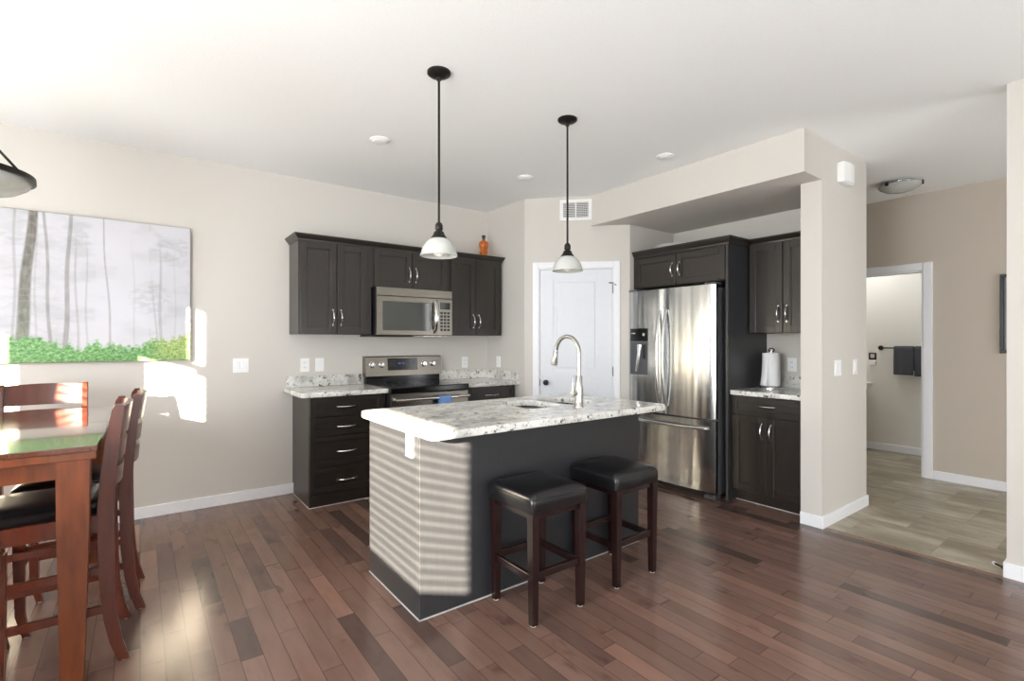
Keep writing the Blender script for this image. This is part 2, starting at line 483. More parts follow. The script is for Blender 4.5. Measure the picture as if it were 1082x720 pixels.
# baseboards
def bb(name, x0, x1, y0, y1):
    struct(name, box(BM(), x0, x1, y0, y1, 0, 0.085, 0.003), 'trim')
bb('baseboard_kitchen', XL, 1.075, YA-0.013, YA)
bb('baseboard_left', XL, XL+0.013, YB, YA-0.013)
bb('baseboard_pillar_front', 3.817, 3.83, 1.487, 1.64)
bb('baseboard_pillar_side', 3.83, 4.673, 1.487, 1.50)
bb('baseboard_pillar_end', 4.66, 4.673, 1.50, 1.64)
bb('baseboard_right', 3.847, 3.86, YB, 0.588)
bb('baseboard_right_end', 3.86, 3.98, 0.575, 0.588)
bb('baseboard_hall', XH-0.013, XH, YB, 1.408)
bb('baseboard_bathroom', 7.167, 7.18, 1.0, 3.2)

# bathroom doorway casing (white)
b = BM()
box(b, XH-0.018, XH, 1.408, 1.478, 0, 2.075, 0.004); box(b, XH-0.018, XH, 2.222, 2.292, 0, 2.075, 0.004)
box(b, XH-0.018, XH, 1.478, 2.222, 2.005, 2.075, 0.004)
box(b, XH-0.002, XH+0.13, 1.478, 1.495, 0, 2.005); box(b, XH-0.002, XH+0.13, 2.205, 2.222, 0, 2.005); box(b, XH-0.002, XH+0.13, 1.495, 2.205, 1.99, 2.005)
struct('trim_1', b, 'trim')

# pantry door (diagonal wall) : local frame, x = s, front = -y
dr = bpy.data.objects.new('door_1', None); COL.objects.link(dr); dr['kind'] = 'structure'
dr.location = (DX, DY, 0); dr.rotation_euler = (0, 0, -PI/4)
b = BM()
box(b, 0.082, 0.142, -0.018, 0, 0, 2.10, 0.004); box(b, 0.878, 0.938, -0.018, 0, 0, 2.10, 0.004); box(b, 0.142, 0.878, -0.018, 0, 2.04, 2.10, 0.004)
box(b, 0.142, 0.152, -0.004, 0.115, 0, 2.04); box(b, 0.868, 0.878, -0.004, 0.115, 0, 2.04); box(b, 0.152, 0.868, -0.004, 0.115, 2.03, 2.04)
obj('door_casing', b, 'trim', dr)
def panel_door(x0, x1, z0, z1, panels, y0=0.012, th=0.038):
    """slab with recessed frames around raised panels"""
    b = BM()
    box(b, x0, x1, y0+0.010, y0+th, z0, z1)
    xs = [p[0] for p in panels]; pz = sorted(panels, key=lambda p: p[2])
    px0, px1 = panels[0][0], panels[0][1]
    box(b, x0, px0, y0, y0+0.012, z0, z1, 0.002); box(b, px1, x1, y0, y0+0.012, z0, z1, 0.002)
    zz = z0
    for p in pz:
        box(b, px0, px1, y0, y0+0.012, zz, p[2]); zz = p[3]
        box(b, p[0]+0.028, p[1]-0.028, y0+0.002, y0+0.012, p[2]+0.028, p[3]-0.028, 0.006, 3)
    box(b, px0, px1, y0, y0+0.012, zz, z1)
    return b
slab = obj('door_slab', panel_door(0.155, 0.865, 0.012, 2.027, [(0.290, 0.725, 0.20, 0.80), (0.290, 0.725, 1.02, 1.93)]), 'door_white', dr)
b = BM()
t = BM(); lathe(t, [(0.0, 0.0), (0.026, 0.0), (0.026, 0.006), (0.012, 0.010), (0.010, 0.028), (0.022, 0.036), (0.027, 0.048), (0.022, 0.060), (0.0, 0.064)], seg=24)
for v in t.verts: v.co = Vector((v.co.x+0.215, 0.012-v.co.z, v.co.y+0.905))
merge(b, t); autosmooth(obj('door_knob', b, 'bronze', slab))
b = BM(); box(b, 0.152, 0.158, 0.006, 0.020, 0.87, 0.94); obj('latch_plate', b, 'bronze', slab)
for z in (0.25, 1.02, 1.83):
    b = BM(); tube(b, [(0.872, 0.002, z-0.045), (0.872, 0.002, z+0.045)], 0.007, 8); box(b, 0.866, 0.878, 0.004, 0.008, z-0.045, z+0.045)
    obj('hinge', b, 'bronze', dr)
b = BM(); tube(b, [(0.872, 0.0, 1.885), (0.845, -0.02, 1.885), (0.832, -0.03, 1.885)], 0.005, 8); tube(b, [(0.872, -0.002, 1.885), (0.90, -0.03, 1.86)], 0.004, 8)
obj('hinge_pin_stop', b, 'bronze', dr)

# ================================================================== CABINETS
def pull(bm, c, length, vertical=True, out=0.030, yface=0.0):
    """arched bow pull; c=(x,z) centre on face y=yface, front is -y"""
    n = 12; pts = []; rr = []
    for i in range(n+1):
        u = i/n*2-1
        off = out*(1-u*u)**0.5 if abs(u) < 1 else 0
        off = out*(1-abs(u)**2.2)
        a = u*length/2
        p = (c[0], yface-off, c[1]+a) if vertical else (c[0]+a, yface-off, c[1])
        pts.append(p); rr.append(0.0042+0.0028*(1-u*u))
    tube(bm, pts, rr, 8)
    for s in (-1, 1):
        a = s*length/2
        p = (c[0], yface, c[1]+a) if vertical else (c[0]+a, yface, c[1])
        q = (p[0], p[1]-0.004, p[2])
        tube(bm, [p, q], 0.0075, 8)
    return bm
def shaker(x0, x1, z0, z1, yf, rail=0.055, th=0.02):
    """shaker front whose outer face is y=yf (front -y)"""
    b = BM(); r = rail
    box(b, x0, x0+r, yf, yf+th, z0, z1, 0.003, 2); box(b, x1-r, x1, yf, yf+th, z0, z1, 0.003, 2)
    box(b, x0+r, x1-r, yf, yf+th, z0, z0+r, 0.0015, 1); box(b, x0+r, x1-r, yf, yf+th, z1-r, z1, 0.0015, 1)
    box(b, x0+r-0.002, x1-r+0.002, yf+0.013, yf+th-0.003, z0+r-0.002, z1-r+0.002)
    # thin inner bead
    for (a0, a1, c0, c1) in ((x0+r, x0+r+0.006, z0+r, z1-r), (x1-r-0.006, x1-r, z0+r, z1-r), (x0+r, x1-r, z0+r, z0+r+0.006), (x0+r, x1-r, z1-r-0.006, z1-r)):
        box(b, a0, a1, yf+0.006, yf+0.014, c0, c1)
    return b
def front(kind, root, x0, x1, z0, z1, yf, hc, hl, vert, rail=0.055):
    d = obj(kind, shaker(x0, x1, z0, z1, yf, rail), 'cab', root)
    h = BM(); pull(h, hc, hl, vert, 0.028, yf); autosmooth(obj('handle', h, 'chrome', d))
    return d
CROWN = [(0.0, 0.0), (0.006, 0.0), (0.008, 0.012), (0.022, 0.026), (0.030, 0.040), (0.036, 0.042), (0.036, 0.052), (-0.02, 0.052), (-0.02, 0.0)]
def crown(root, x0, x1, depth, z, left=False, right=False, left_len=None):
    sec = [(o, z+h) for o, h in CROWN]
    path = []
    if left: path += [((x0, depth if left_len is None else left_len), (-1, 0)), ((x0, 0.0), (-1, -1))]
    else: path += [((x0, 0.0), (0, -1))]
    if right: path += [((x1, 0.0), (1, -1)), ((x1, depth), (1, 0))]
    else: path += [((x1, 0.0), (0, -1))]
    b = extr_path(BM(), sec, path)
    box(b, x0+0.001, x1-0.001, 0.001, depth, z, z+0.050)
    return obj('crown_moulding', b, 'cab', root)

def wall_cabinet(label, x0, x1, z0, z1, yf, ywall, doors, hz, crown_l=False, crown_r=False, origin=(0, 0, 0), rz=0.0, crown_z=None, ll=None):
    """local: x along wall, y=0 carcass front, +y to the wall"""
    root = thing('wall_cabinet', label, 'cabinet', origin, rz, None)
    d = ywall-yf
    b = BM(); box(b, x0, x1, 0.0, d, z0, z1, 0.001, 1)
    obj('body', b, 'cab', root)
    g = 0.0035
    n = len(doors)-1
    for i in range(n):
        a, c = doors[i]+g, doors[i+1]-g
        hx = c-0.03 if i % 2 == 0 else a+0.03
        front('door', root, a, c, z0+0.004, z1-0.006, -0.021, (hx, hz), 0.125, True)
    crown(root, x0, x1, d, z1, crown_l, crown_r, ll)
    return root
YU = 4.294
U0 = 2.145
wall_cabinet('dark wood upper cabinet with two tall doors left of the microwave', 0.0, 0.612, 1.375, U0, YU, YA, [0.004, 0.305, 0.572], 1.515, True, False, (1.034, YU, 0))
wall_cabinet('short dark wood upper cabinet mounted directly above the microwave', 0.0, 0.776, 1.80, U0, YU, YA, [0.018, 0.388, 0.758], 1.93, False, False, (1.647, YU, 0))
wall_cabinet('dark wood upper cabinet with two doors under the amber bottle', 0.0, 0.636, 1.375, U0, YU, YA, [0.022, 0.312, 0.612], 1.515, False, True, (2.4235, YU, 0))

# lower cabinet, left of range : four drawers
YFc = 4.089
root = thing('base_cabinet', 'dark four-drawer base cabinet left of the stove', 'cabinet', (1.061, YFc, 0))
b = BM(); box(b, 0.0, 0.622, 0.0, 0.48, 0.0, 0.874, 0.001, 1); box(b, 0.0, 0.622, 0.48, YA-YFc-0.001, 0.095, 0.874)
box(b, 0.0, 0.622, -0.016, 0.0, 0.0, 0.098, 0.001, 1)
obj('body', b, 'cab', root)
box_ = BM(); box(box_, 0.604, 0.622, -0.021, 0.0, 0.10, 0.874); obj('filler_strip', box_, 'cab', root)
for z0, z1, hz in ((0.712, 0.868, 0.785), (0.558, 0.706, 0.625), (0.312, 0.552, 0.425), (0.103, 0.306, 0.195)):
    front('drawer', root, 0.003, 0.602, z0, z1, -0.021, (0.292, hz), 0.155, False, 0.042)
b = BM(); box(b, -0.004, 0.60, -0.022, -0.017, 0.0, 0.006); box(b, -0.005, -0.001, -0.022, 0.48, 0.0, 0.006)
obj('floor_edge_strip', b, 'caulk', root)

# lower cabinet right of range
root = thing('base_cabinet', 'dark base cabinet in the corner right of the stove, mostly behind the island', 'cabinet', (2.47, YFc, 0))
b = BM(); box(b, 0.0, 0.615, 0.0, YA-YFc-0.002, 0.0, 0.874, 0.001, 1); obj('body', b, 'cab', root)
front('drawer', root, 0.03, 0.60, 0.72, 0.868, -0.021, (0.32, 0.785), 0.14, False, 0.042)
front('door', root, 0.03, 0.314, 0.11, 0.714, -0.021, (0.285, 0.63), 0.125, True)
front('door', root, 0.318, 0.60, 0.11, 0.714, -0.021, (0.35, 0.63), 0.125, True)

# ------------------------------------------------------------------ countertops
def slab_mesh(name, splines, z0, z1, bev=0.006):
    cu = bpy.data.curves.new(name, 'CURVE'); cu.dimensions = '2D'; cu.fill_mode = 'BOTH'
    for pts in splines:
        s = cu.splines.new('POLY'); s.points.add(len(pts)-1); s.use_cyclic_u = True
        for p, (x, y) in zip(s.points, pts): p.co = (x, y, 0, 1)
    cu.extrude = (z1-z0)/2-bev; cu.bevel_depth = bev; cu.bevel_resolution = 2; cu.offset = -bev
    o = bpy.data.objects.new('tmp', cu); COL.objects.link(o)
    dg = bpy.context.evaluated_depsgraph_get()
    me = bpy.data.meshes.new_from_object(o.evaluated_get(dg))
    bpy.data.objects.remove(o)
    me.transform(Matrix.Translation((0, 0, (z0+z1)/2)))
    return me
def rrect(x0, x1, y0, y1, r, n=6, corners=(1, 1, 1, 1)):
    pts = []
    for i, (cx, cy, a0, on) in enumerate(((x1, y0, -90, corners[0]), (x1, y1, 0, corners[1]), (x0, y1, 90, corners[2]), (x0, y0, 180, corners[3]))):
        rr = r if on else 0.0008
        ox = cx-rr if cx == x1 else cx+rr; oy = cy-rr if cy == y1 else cy+rr
        for k in range(n+1):
            a = math.radians(a0+90*k/n)
            pts.append((ox+rr*math.cos(a), oy+rr*math.sin(a)))
    return pts
def mesh_obj(name, me, mat, parent=None):
    me.materials.clear(); me.materials.append(M[mat])
    o = bpy.data.objects.new(name, me); COL.objects.link(o)
    if parent: o.parent = parent
    return o
ct = thing('countertop', 'speckled granite countertop and backsplash left of the stove', 'countertop', (1.33, 4.3, 0.876))
def counter(root, spl, splashes):
    L = root.location
    sp = [[(x-L.x, y-L.y) for x, y in s] for s in spl]
    me = slab_mesh('slab', sp, 0.0, 0.038); mesh_obj('slab', me, 'granite', root)
    for s in splashes:
        b = BM(); box(b, s[0]-L.x, s[1]-L.x, s[2]-L.y, s[3]-L.y, 0.0385, 0.135, 0.003); obj('backsplash', b, 'granite', root)
counter(ct, [rrect(0.985, 1.685, 4.005, YA-0.001, 0.05, 6, (0, 0, 0, 1))], [(1.005, 1.66, YA-0.022, YA-0.001)])
ct = thing('countertop', 'speckled granite countertop in the corner right of the stove', 'countertop', (2.8, 4.3, 0.876))
counter(ct, [rrect(2.468, XR-0.001, 4.005, YA-0.001, 0.01, 3, (0, 0, 0, 0))], [(2.475, XR-0.022, YA-0.022, YA-0.001), (XR-0.022, XR-0.001, 4.02, YA-0.001)])
ct = thing('countertop', 'granite countertop with paper towel roll beside the fridge', 'countertop', (4.2, 1.94, 0.876))
counter(ct, [rrect(3.892, XF-0.001, 1.642, 2.212, 0.01, 3, (0, 0, 0, 0))], [(XF-0.022, XF-0.001, 1.642, 2.212)])

# ------------------------------------------------------------------ island
isl = thing('kitchen_island', 'dark panelled kitchen island beneath two pendant lamps', 'kitchen island', (1.84, 2.45, 0))
X0, X1, Y0, Y1 = 1.05-1.84, 2.63-1.84, 2.13-2.45, 2.765-2.45
b = BM(); box(b, X0, X1, Y0, Y0+0.02, 0, 0.874, 0.001, 1)
obj('back_panel', b, 'cabpanel', isl)
b = BM(); box(b, X0, X0+0.02, Y0+0.02, Y1, 0, 0.874, 0.001, 1); obj('end_panel', b, 'cabpanel', isl)
b = BM(); box(b, X1-0.02, X1, Y0+0.02, Y1, 0, 0.874, 0.001, 1); obj('end_panel', b, 'cabpanel', isl)
b = BM(); box(b, X0+0.02, X1-0.02, Y1-0.04, Y1-0.02, 0.0, 0.874); box(b, X0+0.02, X1-0.02, Y0+0.02, Y1-0.04, 0.0, 0.02); obj('body', b, 'cab', isl)
def fr_back(x0, x1, z0, z1, kind):
    m = shaker(x0, x1, z0, z1, 0.0)
    for v in m.verts: v.co.y = Y1-v.co.y
    d = obj(kind, m, 'cab', isl); h = BM(); pull(h, ((x0+x1)/2, (z0+z1)/2 if kind == 'drawer' else z1-0.1), 0.12, False, 0.028, 0.0)
    for v in h.verts: v.co.y = Y1-v.co.y
    autosmooth(obj('handle', h, 'chrome', d))
for k in range(3):
    a = X0+0.03+k*0.51
    fr_back(a, a+0.50, 0.11, 0.69, 'door'); fr_back(a, a+0.50, 0.70, 0.865, 'drawer')
b = BM(); box(b, X0-0.004, X1, Y0-0.004, Y0-0.0002, 0, 0.006); box(b, X0-0.004, X0-0.0002, Y0-0.004, Y1, 0, 0.006); obj('floor_edge_strip', b, 'caulk', isl)

ict = thing('countertop', 'large pale granite slab topping the kitchen island', 'countertop', (1.84, 2.39, 0.876))
out = rrect(1.015, 2.685, 1.94, 2.84, 0.045, 8)
h1 = rrect(1.85, 2.135, 2.29, 2.66, 0.06, 6); h2 = rrect(2.17, 2.43, 2.29, 2.66, 0.06, 6)
sp = [[(x-1.84, y-2.39) for x, y in s] for s in (out, h1, h2)]
mesh_obj('slab', slab_mesh('slab', sp, 0.0, 0.038), 'granite', ict)
snk = thing('sink', 'stainless double-bowl sink set into the island top', 'sink', (2.14, 2.475, 0.70))
for (x0, x1) in ((1.84, 2.145), (2.16, 2.44)):
    b = BM()
    rings = []
    for z, ins, r in ((0.876, -0.012, 0.07), (0.876, 0.0, 0.065), (0.73, 0.004, 0.06), (0.712, 0.018, 0.05), (0.708, 0.05, 0.03)):
        rings.append([Vector((x-2.14, y-2.475, z-0.70)) for x, y in rrect(x0+ins, x1-ins, 2.28+ins, 2.67-ins, r, 6)])
    loft(b, rings, True, False)
    bmesh.ops.contextual_create(b, geom=b.verts[-len(rings[0]):])
    o = obj('bowl', b, 'sinksteel', snk, True)
    sm = o.modifiers.new('thickness', 'SOLIDIFY'); sm.thickness = 0.0015
    b = BM(); lathe(b, [(0.0, 0.013), (0.03, 0.013), (0.042, 0.0105), (0.042, 0.009)], ((x0+x1)/2-2.14, 0, 0), 20); obj('drain', b, 'chrome', snk, True)

fc = thing('faucet', 'tall brushed nickel gooseneck faucet on the island', 'faucet', (2.135, 2.18, 0.914))
b = BM(); lathe(b, [(0.0, 0.0), (0.031, 0.0), (0.031, 0.006), (0.026, 0.012), (0.024, 0.05), (0.026, 0.075), (0.0255, 0.115), (0.021, 0.135), (0.020, 0.185), (0.0175, 0.19), (0.0, 0.19)], seg=28)
autosmooth(obj('faucet_body', b, 'nickel', fc))
b = BM(); pts = []; R = 0.105; zc = 0.325
pts.append((0, 0, 0.185)); pts.append((0, 0, 0.26))
for i in range(17):
    a = PI*(i/16)*0.93
    pts.append((0, R-R*math.cos(a), zc+R*math.sin(a)))
tube(b, pts, 0.0125, 16); autosmooth(obj('spout', b, 'nickel', fc), 60)
a = PI*0.93; e = Vector((0, R-R*math.cos(a), zc+R*math.sin(a))); dd = Vector((0, math.sin(a), math.cos(a))).normalized()
dd = Vector((0, 0.20, -1)).normalized()
b = BM(); tube(b, [e, e+dd*0.012, e+dd*0.014, e+dd*0.05, e+dd*0.095, e+dd*0.103], [0.0135, 0.0135, 0.015, 0.017, 0.020, 0.018], 18); autosmooth(obj('spray_head', b, 'nickel', fc))
b = BM(); tube(b, [(-0.02, 0, 0.085), (-0.05, 0, 0.085), (-0.058, 0, 0.085)], [0.015, 0.016, 0.013], 14)
tube(b, [(-0.05, 0, 0.09), (-0.052, 0, 0.13), (-0.046, 0.0, 0.175), (-0.040, 0, 0.195)], [0.008, 0.0055, 0.005, 0.004], 10)
autosmooth(obj('lever_handle', b, 'nickel', fc))

# ================================================================== RANGE
rg = thing('stove', 'stainless electric range with black glass cooktop between the cabinets', 'stove', (1.69, 4.604, 0))
W = 0.768
b = BM(); box(b, 0.004, W-0.004, -0.60, -0.004, 0.02, 0.905, 0.002, 1); obj('body', b, 'blackm', rg)
b = BM(); box(b, 0.0, W, -0.63, -0.045, 0.905, 0.922, 0.004); box(b, -0.001, W+0.001, -0.645, -0.618, 0.868, 0.921, 0.008, 3); obj('cooktop', b, 'black', rg)
for cx, cy, r in ((0.2, -0.2, 0.075), (0.57, -0.2, 0.095), (0.2, -0.46, 0.105), (0.57, -0.46, 0.085)):
    b = BM(); lathe(b, [(r, 0.9222), (r, 0.9228), (r-0.004, 0.9228), (r-0.004, 0.9222)], (cx, cy, 0), 36); obj('burner_ring', b, 'blackm', rg)
b = BM()
for pz, py in (((0.9, 0.99), -0.062), ):
    box(b, 0.0, W, -0.07, -0.002, 0.90, 0.995, 0.003)
obj('lower_backguard', b, 'black', rg)
b = BM(); t = BM()
prof = [(-0.092, 0.985), (-0.075, 1.163), (-0.062, 1.172), (-0.002, 1.172), (-0.002, 0.985)]
a_ = [b.verts.new((-0.012, y, z)) for y, z in prof]; c_ = [b.verts.new((W+0.012, y, z)) for y, z in prof]
for i in range(5): b.faces.new((a_[i], a_[(i+1) % 5], c_[(i+1) % 5], c_[i]))
b.faces.new(a_[::-1]); b.faces.new(c_)
bg = obj('control_panel', b, 'steel2', rg)
tilt = math.atan2(0.017, 0.178)
def on_panel(x, z, out=0.0):
    return Vector((x, -0.092+(z-0.985)/0.178*0.017-out, z))
b = BM(); c0 = on_panel(0.36, 1.095)
box(b, 0.205, 0.515, c0.y-0.004, c0.y+0.01, 1.035, 1.150, 0.002, 1, Matrix.Rotation(-tilt, 3, 'X')); dpnl = obj('display', b, 'black', bg)
b = BM()
for k in range(4): box(b, 0.31+k*0.017+(0.008 if k > 1 else 0), 0.322+k*0.017+(0.008 if k > 1 else 0), c0.y-0.0062, c0.y-0.004, 1.092, 1.112)
obj('clock_digits', b, 'display', dpnl)
b = BM()
for r_ in range(4):
    for k in range(5): box(b, 0.225+k*0.013, 0.232+k*0.013, c0.y-0.0062, c0.y-0.003, 1.056+r_*0.022, 1.060+r_*0.022)
obj('key_row', b, 'fridgeside', dpnl)
b = BM()
for r_ in range(4):
    for k in range(5): box(b, 0.43+k*0.013, 0.437+k*0.013, c0.y-0.0062, c0.y-0.003, 1.056+r_*0.022, 1.060+r_*0.022)
obj('key_row', b, 'fridgeside', dpnl)
for kx in (0.052, 0.148, 0.585, 0.685):
    b = BM(); lathe(b, [(0.0, 0.0), (0.030, 0.0), (0.030, 0.004), (0.024, 0.006), (0.023, 0.026), (0.019, 0.030), (0.0, 0.030)], seg=24)
    box(b, -0.004, 0.004, -0.022, 0.022, 0.028, 0.036, 0.002)
    c = on_panel(kx, 1.093)
    for v in b.verts: v.co = Vector((c.x+v.co.x, c.y-v.co.z, c.z+v.co.y))
    autosmooth(obj('knob', b, 'chrome', bg))
b = BM(); box(b, 0.006, W-0.006, -0.635, -0.60, 0.25, 0.862, 0.004); od = obj('oven_door', b, 'steel2', rg)
b = BM(); box(b, 0.09, W-0.09, -0.638, -0.63, 0.36, 0.70, 0.004); obj('oven_window', b, 'black', od)
b = BM(); tube(b, [(0.02, -0.69, 0.815), (0.2, -0.692, 0.815), (W-0.2, -0.692, 0.815), (W-0.02, -0.69, 0.815)], 0.012, 14)
for x in (0.05, W-0.05): box(b, x-0.012, x+0.012, -0.688, -0.634, 0.803, 0.827, 0.004)
autosmooth(obj('handle', b, 'chrome', od))
b = BM(); box(b, 0.006, W-0.006, -0.63, -0.60, 0.03, 0.24, 0.004); obj('storage_drawer', b, 'steel2', rg)
# cloth over the handle
b = BM(); NX, NZ = 10, 26; x0c, x1c = 2.12, 2.235
def cloth_pt(i, j):
    u = i/NX; s = j/NZ
    L = 0.30; d = s*L-0.10
    x = x0c+(x1c-x0c)*u
    R_ = 0.0145; arc = PI*R_
    if s*L < 0.12: y, z = 3.912+R_, 0.815-(0.12-s*L)
    elif s*L < 0.12+arc:
        a = (s*L-0.12)/R_; y, z = 3.912+R_*math.cos(a), 0.815+R_*math.sin(a)
    else: y, z = 3.912-R_-0.004*math.sin(u*9)*(s*L-0.12-arc)*6, 0.815-(s*L-0.12-arc)
    return (x+0.002*math.sin(z*60), y, z)
rings = [[cloth_pt(i, j) for i in range(NX+1)] for j in range(NZ+1)]
loft(b, rings, False, False)
o = obj('dish_cloth', b, 'bluecloth', None, True); tag(o, 'small blue cloth draped over the oven door handle', 'cloth')
sm = o.modifiers.new('thickness', 'SOLIDIFY'); sm.thickness = 0.003; sm.offset = 1

# ================================================================== MICROWAVE
mw = thing('microwave', 'stainless over-the-range microwave under the short cabinet', 'microwave', (1.660, YA, 1.368))
W, D, Hh = 0.757, 0.40, 0.428
b = BM(); box(b, 0.0, W, -D+0.03, -0.003, 0.0, Hh, 0.002, 1); obj('body', b, 'blackm', mw)
b = BM(); box(b, 0.0, W, -D, -D+0.03, Hh-0.075, Hh, 0.003); obj('vent_grille', b, 'steel2', mw)
b = BM(); t_ = -D
box(b, 0.0, 0.595, t_, t_+0.03, 0.004, 0.045, 0.002); box(b, 0.0, 0.595, t_, t_+0.03, Hh-0.125, Hh-0.079, 0.002)
box(b, 0.0, 0.055, t_, t_+0.03, 0.04, Hh-0.12); box(b, 0.525, 0.595, t_, t_+0.03, 0.04, Hh-0.12)
md = obj('door', b, 'steel2', mw)
b = BM(); box(b, 0.05, 0.53, t_+0.004, t_+0.02, 0.04, Hh-0.12, 0.0); obj('door_window', b, 'mwglass', md)
b = BM()
pts = [(0.565, t_-0.002, 0.03), (0.565, t_-0.038, 0.06), (0.565, t_-0.052, 0.15), (0.565, t_-0.052, 0.20), (0.565, t_-0.038, 0.29), (0.565, t_-0.002, 0.325)]
tube(b, pts, [0.013, 0.017, 0.019, 0.019, 0.017, 0.013], 14, 1.2, (0, 1, 0)); autosmooth(obj('handle', b, 'chrome', md), 60)
b = BM(); box(b, 0.598, W, t_, t_+0.03, 0.004, Hh-0.079, 0.002); cp = obj('control_panel', b, 'steel2', mw)
b = BM(); box(b, 0.625, 0.735, t_-0.002, t_+0.001, 0.25, 0.315, 0.001); obj('display', b, 'black', cp)
b = BM()
for r_ in range(6):
    for k in range(3): box(b, 0.628+k*0.037, 0.655+k*0.037, t_-0.0015, t_+0.001, 0.045+r_*0.032, 0.066+r_*0.032, 0.001)
obj('keypad', b, 'blackm', cp)
b = BM(); box(b, -0.02, 0.36, -0.36, -0.03, -0.012, 0.0, 0.003); obj('underside_filter', b, 'blackm', mw)
b = BM(); box(b, 0.36, W-0.01, -0.38, -0.03, -0.010, 0.0, 0.003); obj('underside_light_panel', b, 'steel', mw)

# ================================================================== FRIDGE WALL (local -y faces world -x)
RZ = -PI/2
def bowed(bm, x0, x1, xa, xb, z0, z1, y, th, bow, n=14, r=0.012):
    """slab from x0..x1; bow measured over full width xa..xb, outer face at -y"""
    f = lambda x: y-bow*(1-((x-(xa+xb)/2)/((xb-xa)/2))**2)
    outer = []
    for i in range(n+1):
        x = x0+(x1-x0)*i/n
        e = min(x-x0, x1-x)
        outer.append((x, f(x)+(r-(max(0, r*r-(r-min(e, r))**2))**0.5 if e < r else 0)))
    poly = outer+[(x1, y+th), (x0, y+th)]
    return prism(bm, poly, z0, z1)
fr = thing('refrigerator', 'tall stainless french-door refrigerator with water dispenser', 'refrigerator', (3.80, 2.745, 0), RZ)
# local x = 2.745 - world y ; local y = world x - 3.80
b = BM(); box(b, -0.452, 0.452, 0.045, 0.69, 0.03, 1.765, 0.006, 2); obj('body', b, 'fridgeside', fr)
FB = 0.028
for (x0, x1, hx, side) in ((-0.455, -0.0155-0.018, -0.062, 'l'), (-0.0275, 0.455, 0.008, 'r')):
    b = BM(); bowed(b, x0, x1, -0.455, 0.455, 0.665, 1.788, -0.002, 0.042, FB); d = autosmooth(obj('door', b, 'steel', fr), 30)
    b = BM(); hx = -0.066 if side == 'l' else -0.002
    pts = []
    for i in range(13):
        u = i/12*2-1
        pts.append((hx+(0.022 if side == 'l' else -0.014)*(abs(u)**3)*0.0, -0.035-0.050*(1-abs(u)**3.0), 1.165+u*0.43))
    tube(b, pts, 0.0115, 12, 1.2, (0, 1, 0)); autosmooth(obj('handle', b, 'steel', d), 60)
    b = BM(); box(b, (x0 if side == 'l' else x1-0.10), (x0+0.10 if side == 'l' else x1), 0.0, 0.10, 1.788, 1.806, 0.006); obj('hinge_cover', b, 'fridgeside', fr)
    if side == 'l':
        b = BM(); bowed(b, -0.425, -0.205, -0.455, 0.455, 1.315, 1.435, -0.006, 0.012, FB, r=0.002); dp = obj('dispenser_panel', b, 'black', d)
        for q0, q1, q2, q3, yy in ((-0.405, -0.36, 1.385, 1.395, -0.0165), (-0.265, -0.240, 1.365, 1.390, -0.0275)):
            b = BM(); box(b, q0, q1, yy, yy+0.004, q2, q3); obj('dispenser_button', b, 'caulk', dp)
        b = BM()
        for q0, q1, q2, q3 in ((-0.425, -0.416, 1.00, 1.312), (-0.214, -0.205, 1.00, 1.312), (-0.416, -0.214, 1.00, 1.010), (-0.416, -0.214, 1.290, 1.312)):
            bowed(b, q0, q1, -0.455, 0.455, q2, q3, -0.008, 0.012, FB, 4, 0.001)
        bowed(b, -0.416, -0.214, -0.455, 0.455, 1.010, 1.290, -0.003, 0.01, FB, 8, 0.001)
        dn = obj('dispenser_niche', b, 'fridgeside', d)
        b = BM(); tube(b, [(-0.30, -0.030, 1.285), (-0.305, -0.032, 1.20), (-0.335, -0.030, 1.03)], [0.028, 0.020, 0.015], 12, 0.4); autosmooth(obj('dispenser_paddle', b, 'chrome', dn))
        b = BM(); box(b, -0.262, -0.232, -0.034, -0.020, 1.15, 1.285, 0.004); obj('water_spout', b, 'blackm', dn)
b = BM(); bowed(b, -0.455, 0.455, -0.455, 0.455, 0.055, 0.650, -0.002, 0.042, FB); fz = autosmooth(obj('freezer_drawer', b, 'steel', fr), 30)
b = BM(); pts = []
for i in range(15):
    u = i/14*2-1
    pts.append((u*0.40, -0.020-0.062*(1-abs(u)**2.6), 0.585))
tube(b, pts, 0.0125, 12); autosmooth(obj('handle', b, 'steel', fz), 60)
b = BM(); box(b, -0.45, 0.45, 0.03, 0.10, 0.0, 0.05, 0.003); obj('toe_grille', b, 'blackm', fr)
b = BM(); box(b, 0.36, 0.455, -0.012, 0.09, 0.0, 0.03, 0.006); obj('foot', b, 'fridgeside', fr)
b = BM(); box(b, -0.455, -0.36, -0.012, 0.09, 0.0, 0.03, 0.006); obj('foot', b, 'fridgeside', fr)

# tall side panel + cabinet above the fridge
cab = thing('fridge_surround_cabinet', 'dark cabinet above the fridge with full-height side panel', 'cabinet', (3.885, 2.72, 0), RZ)
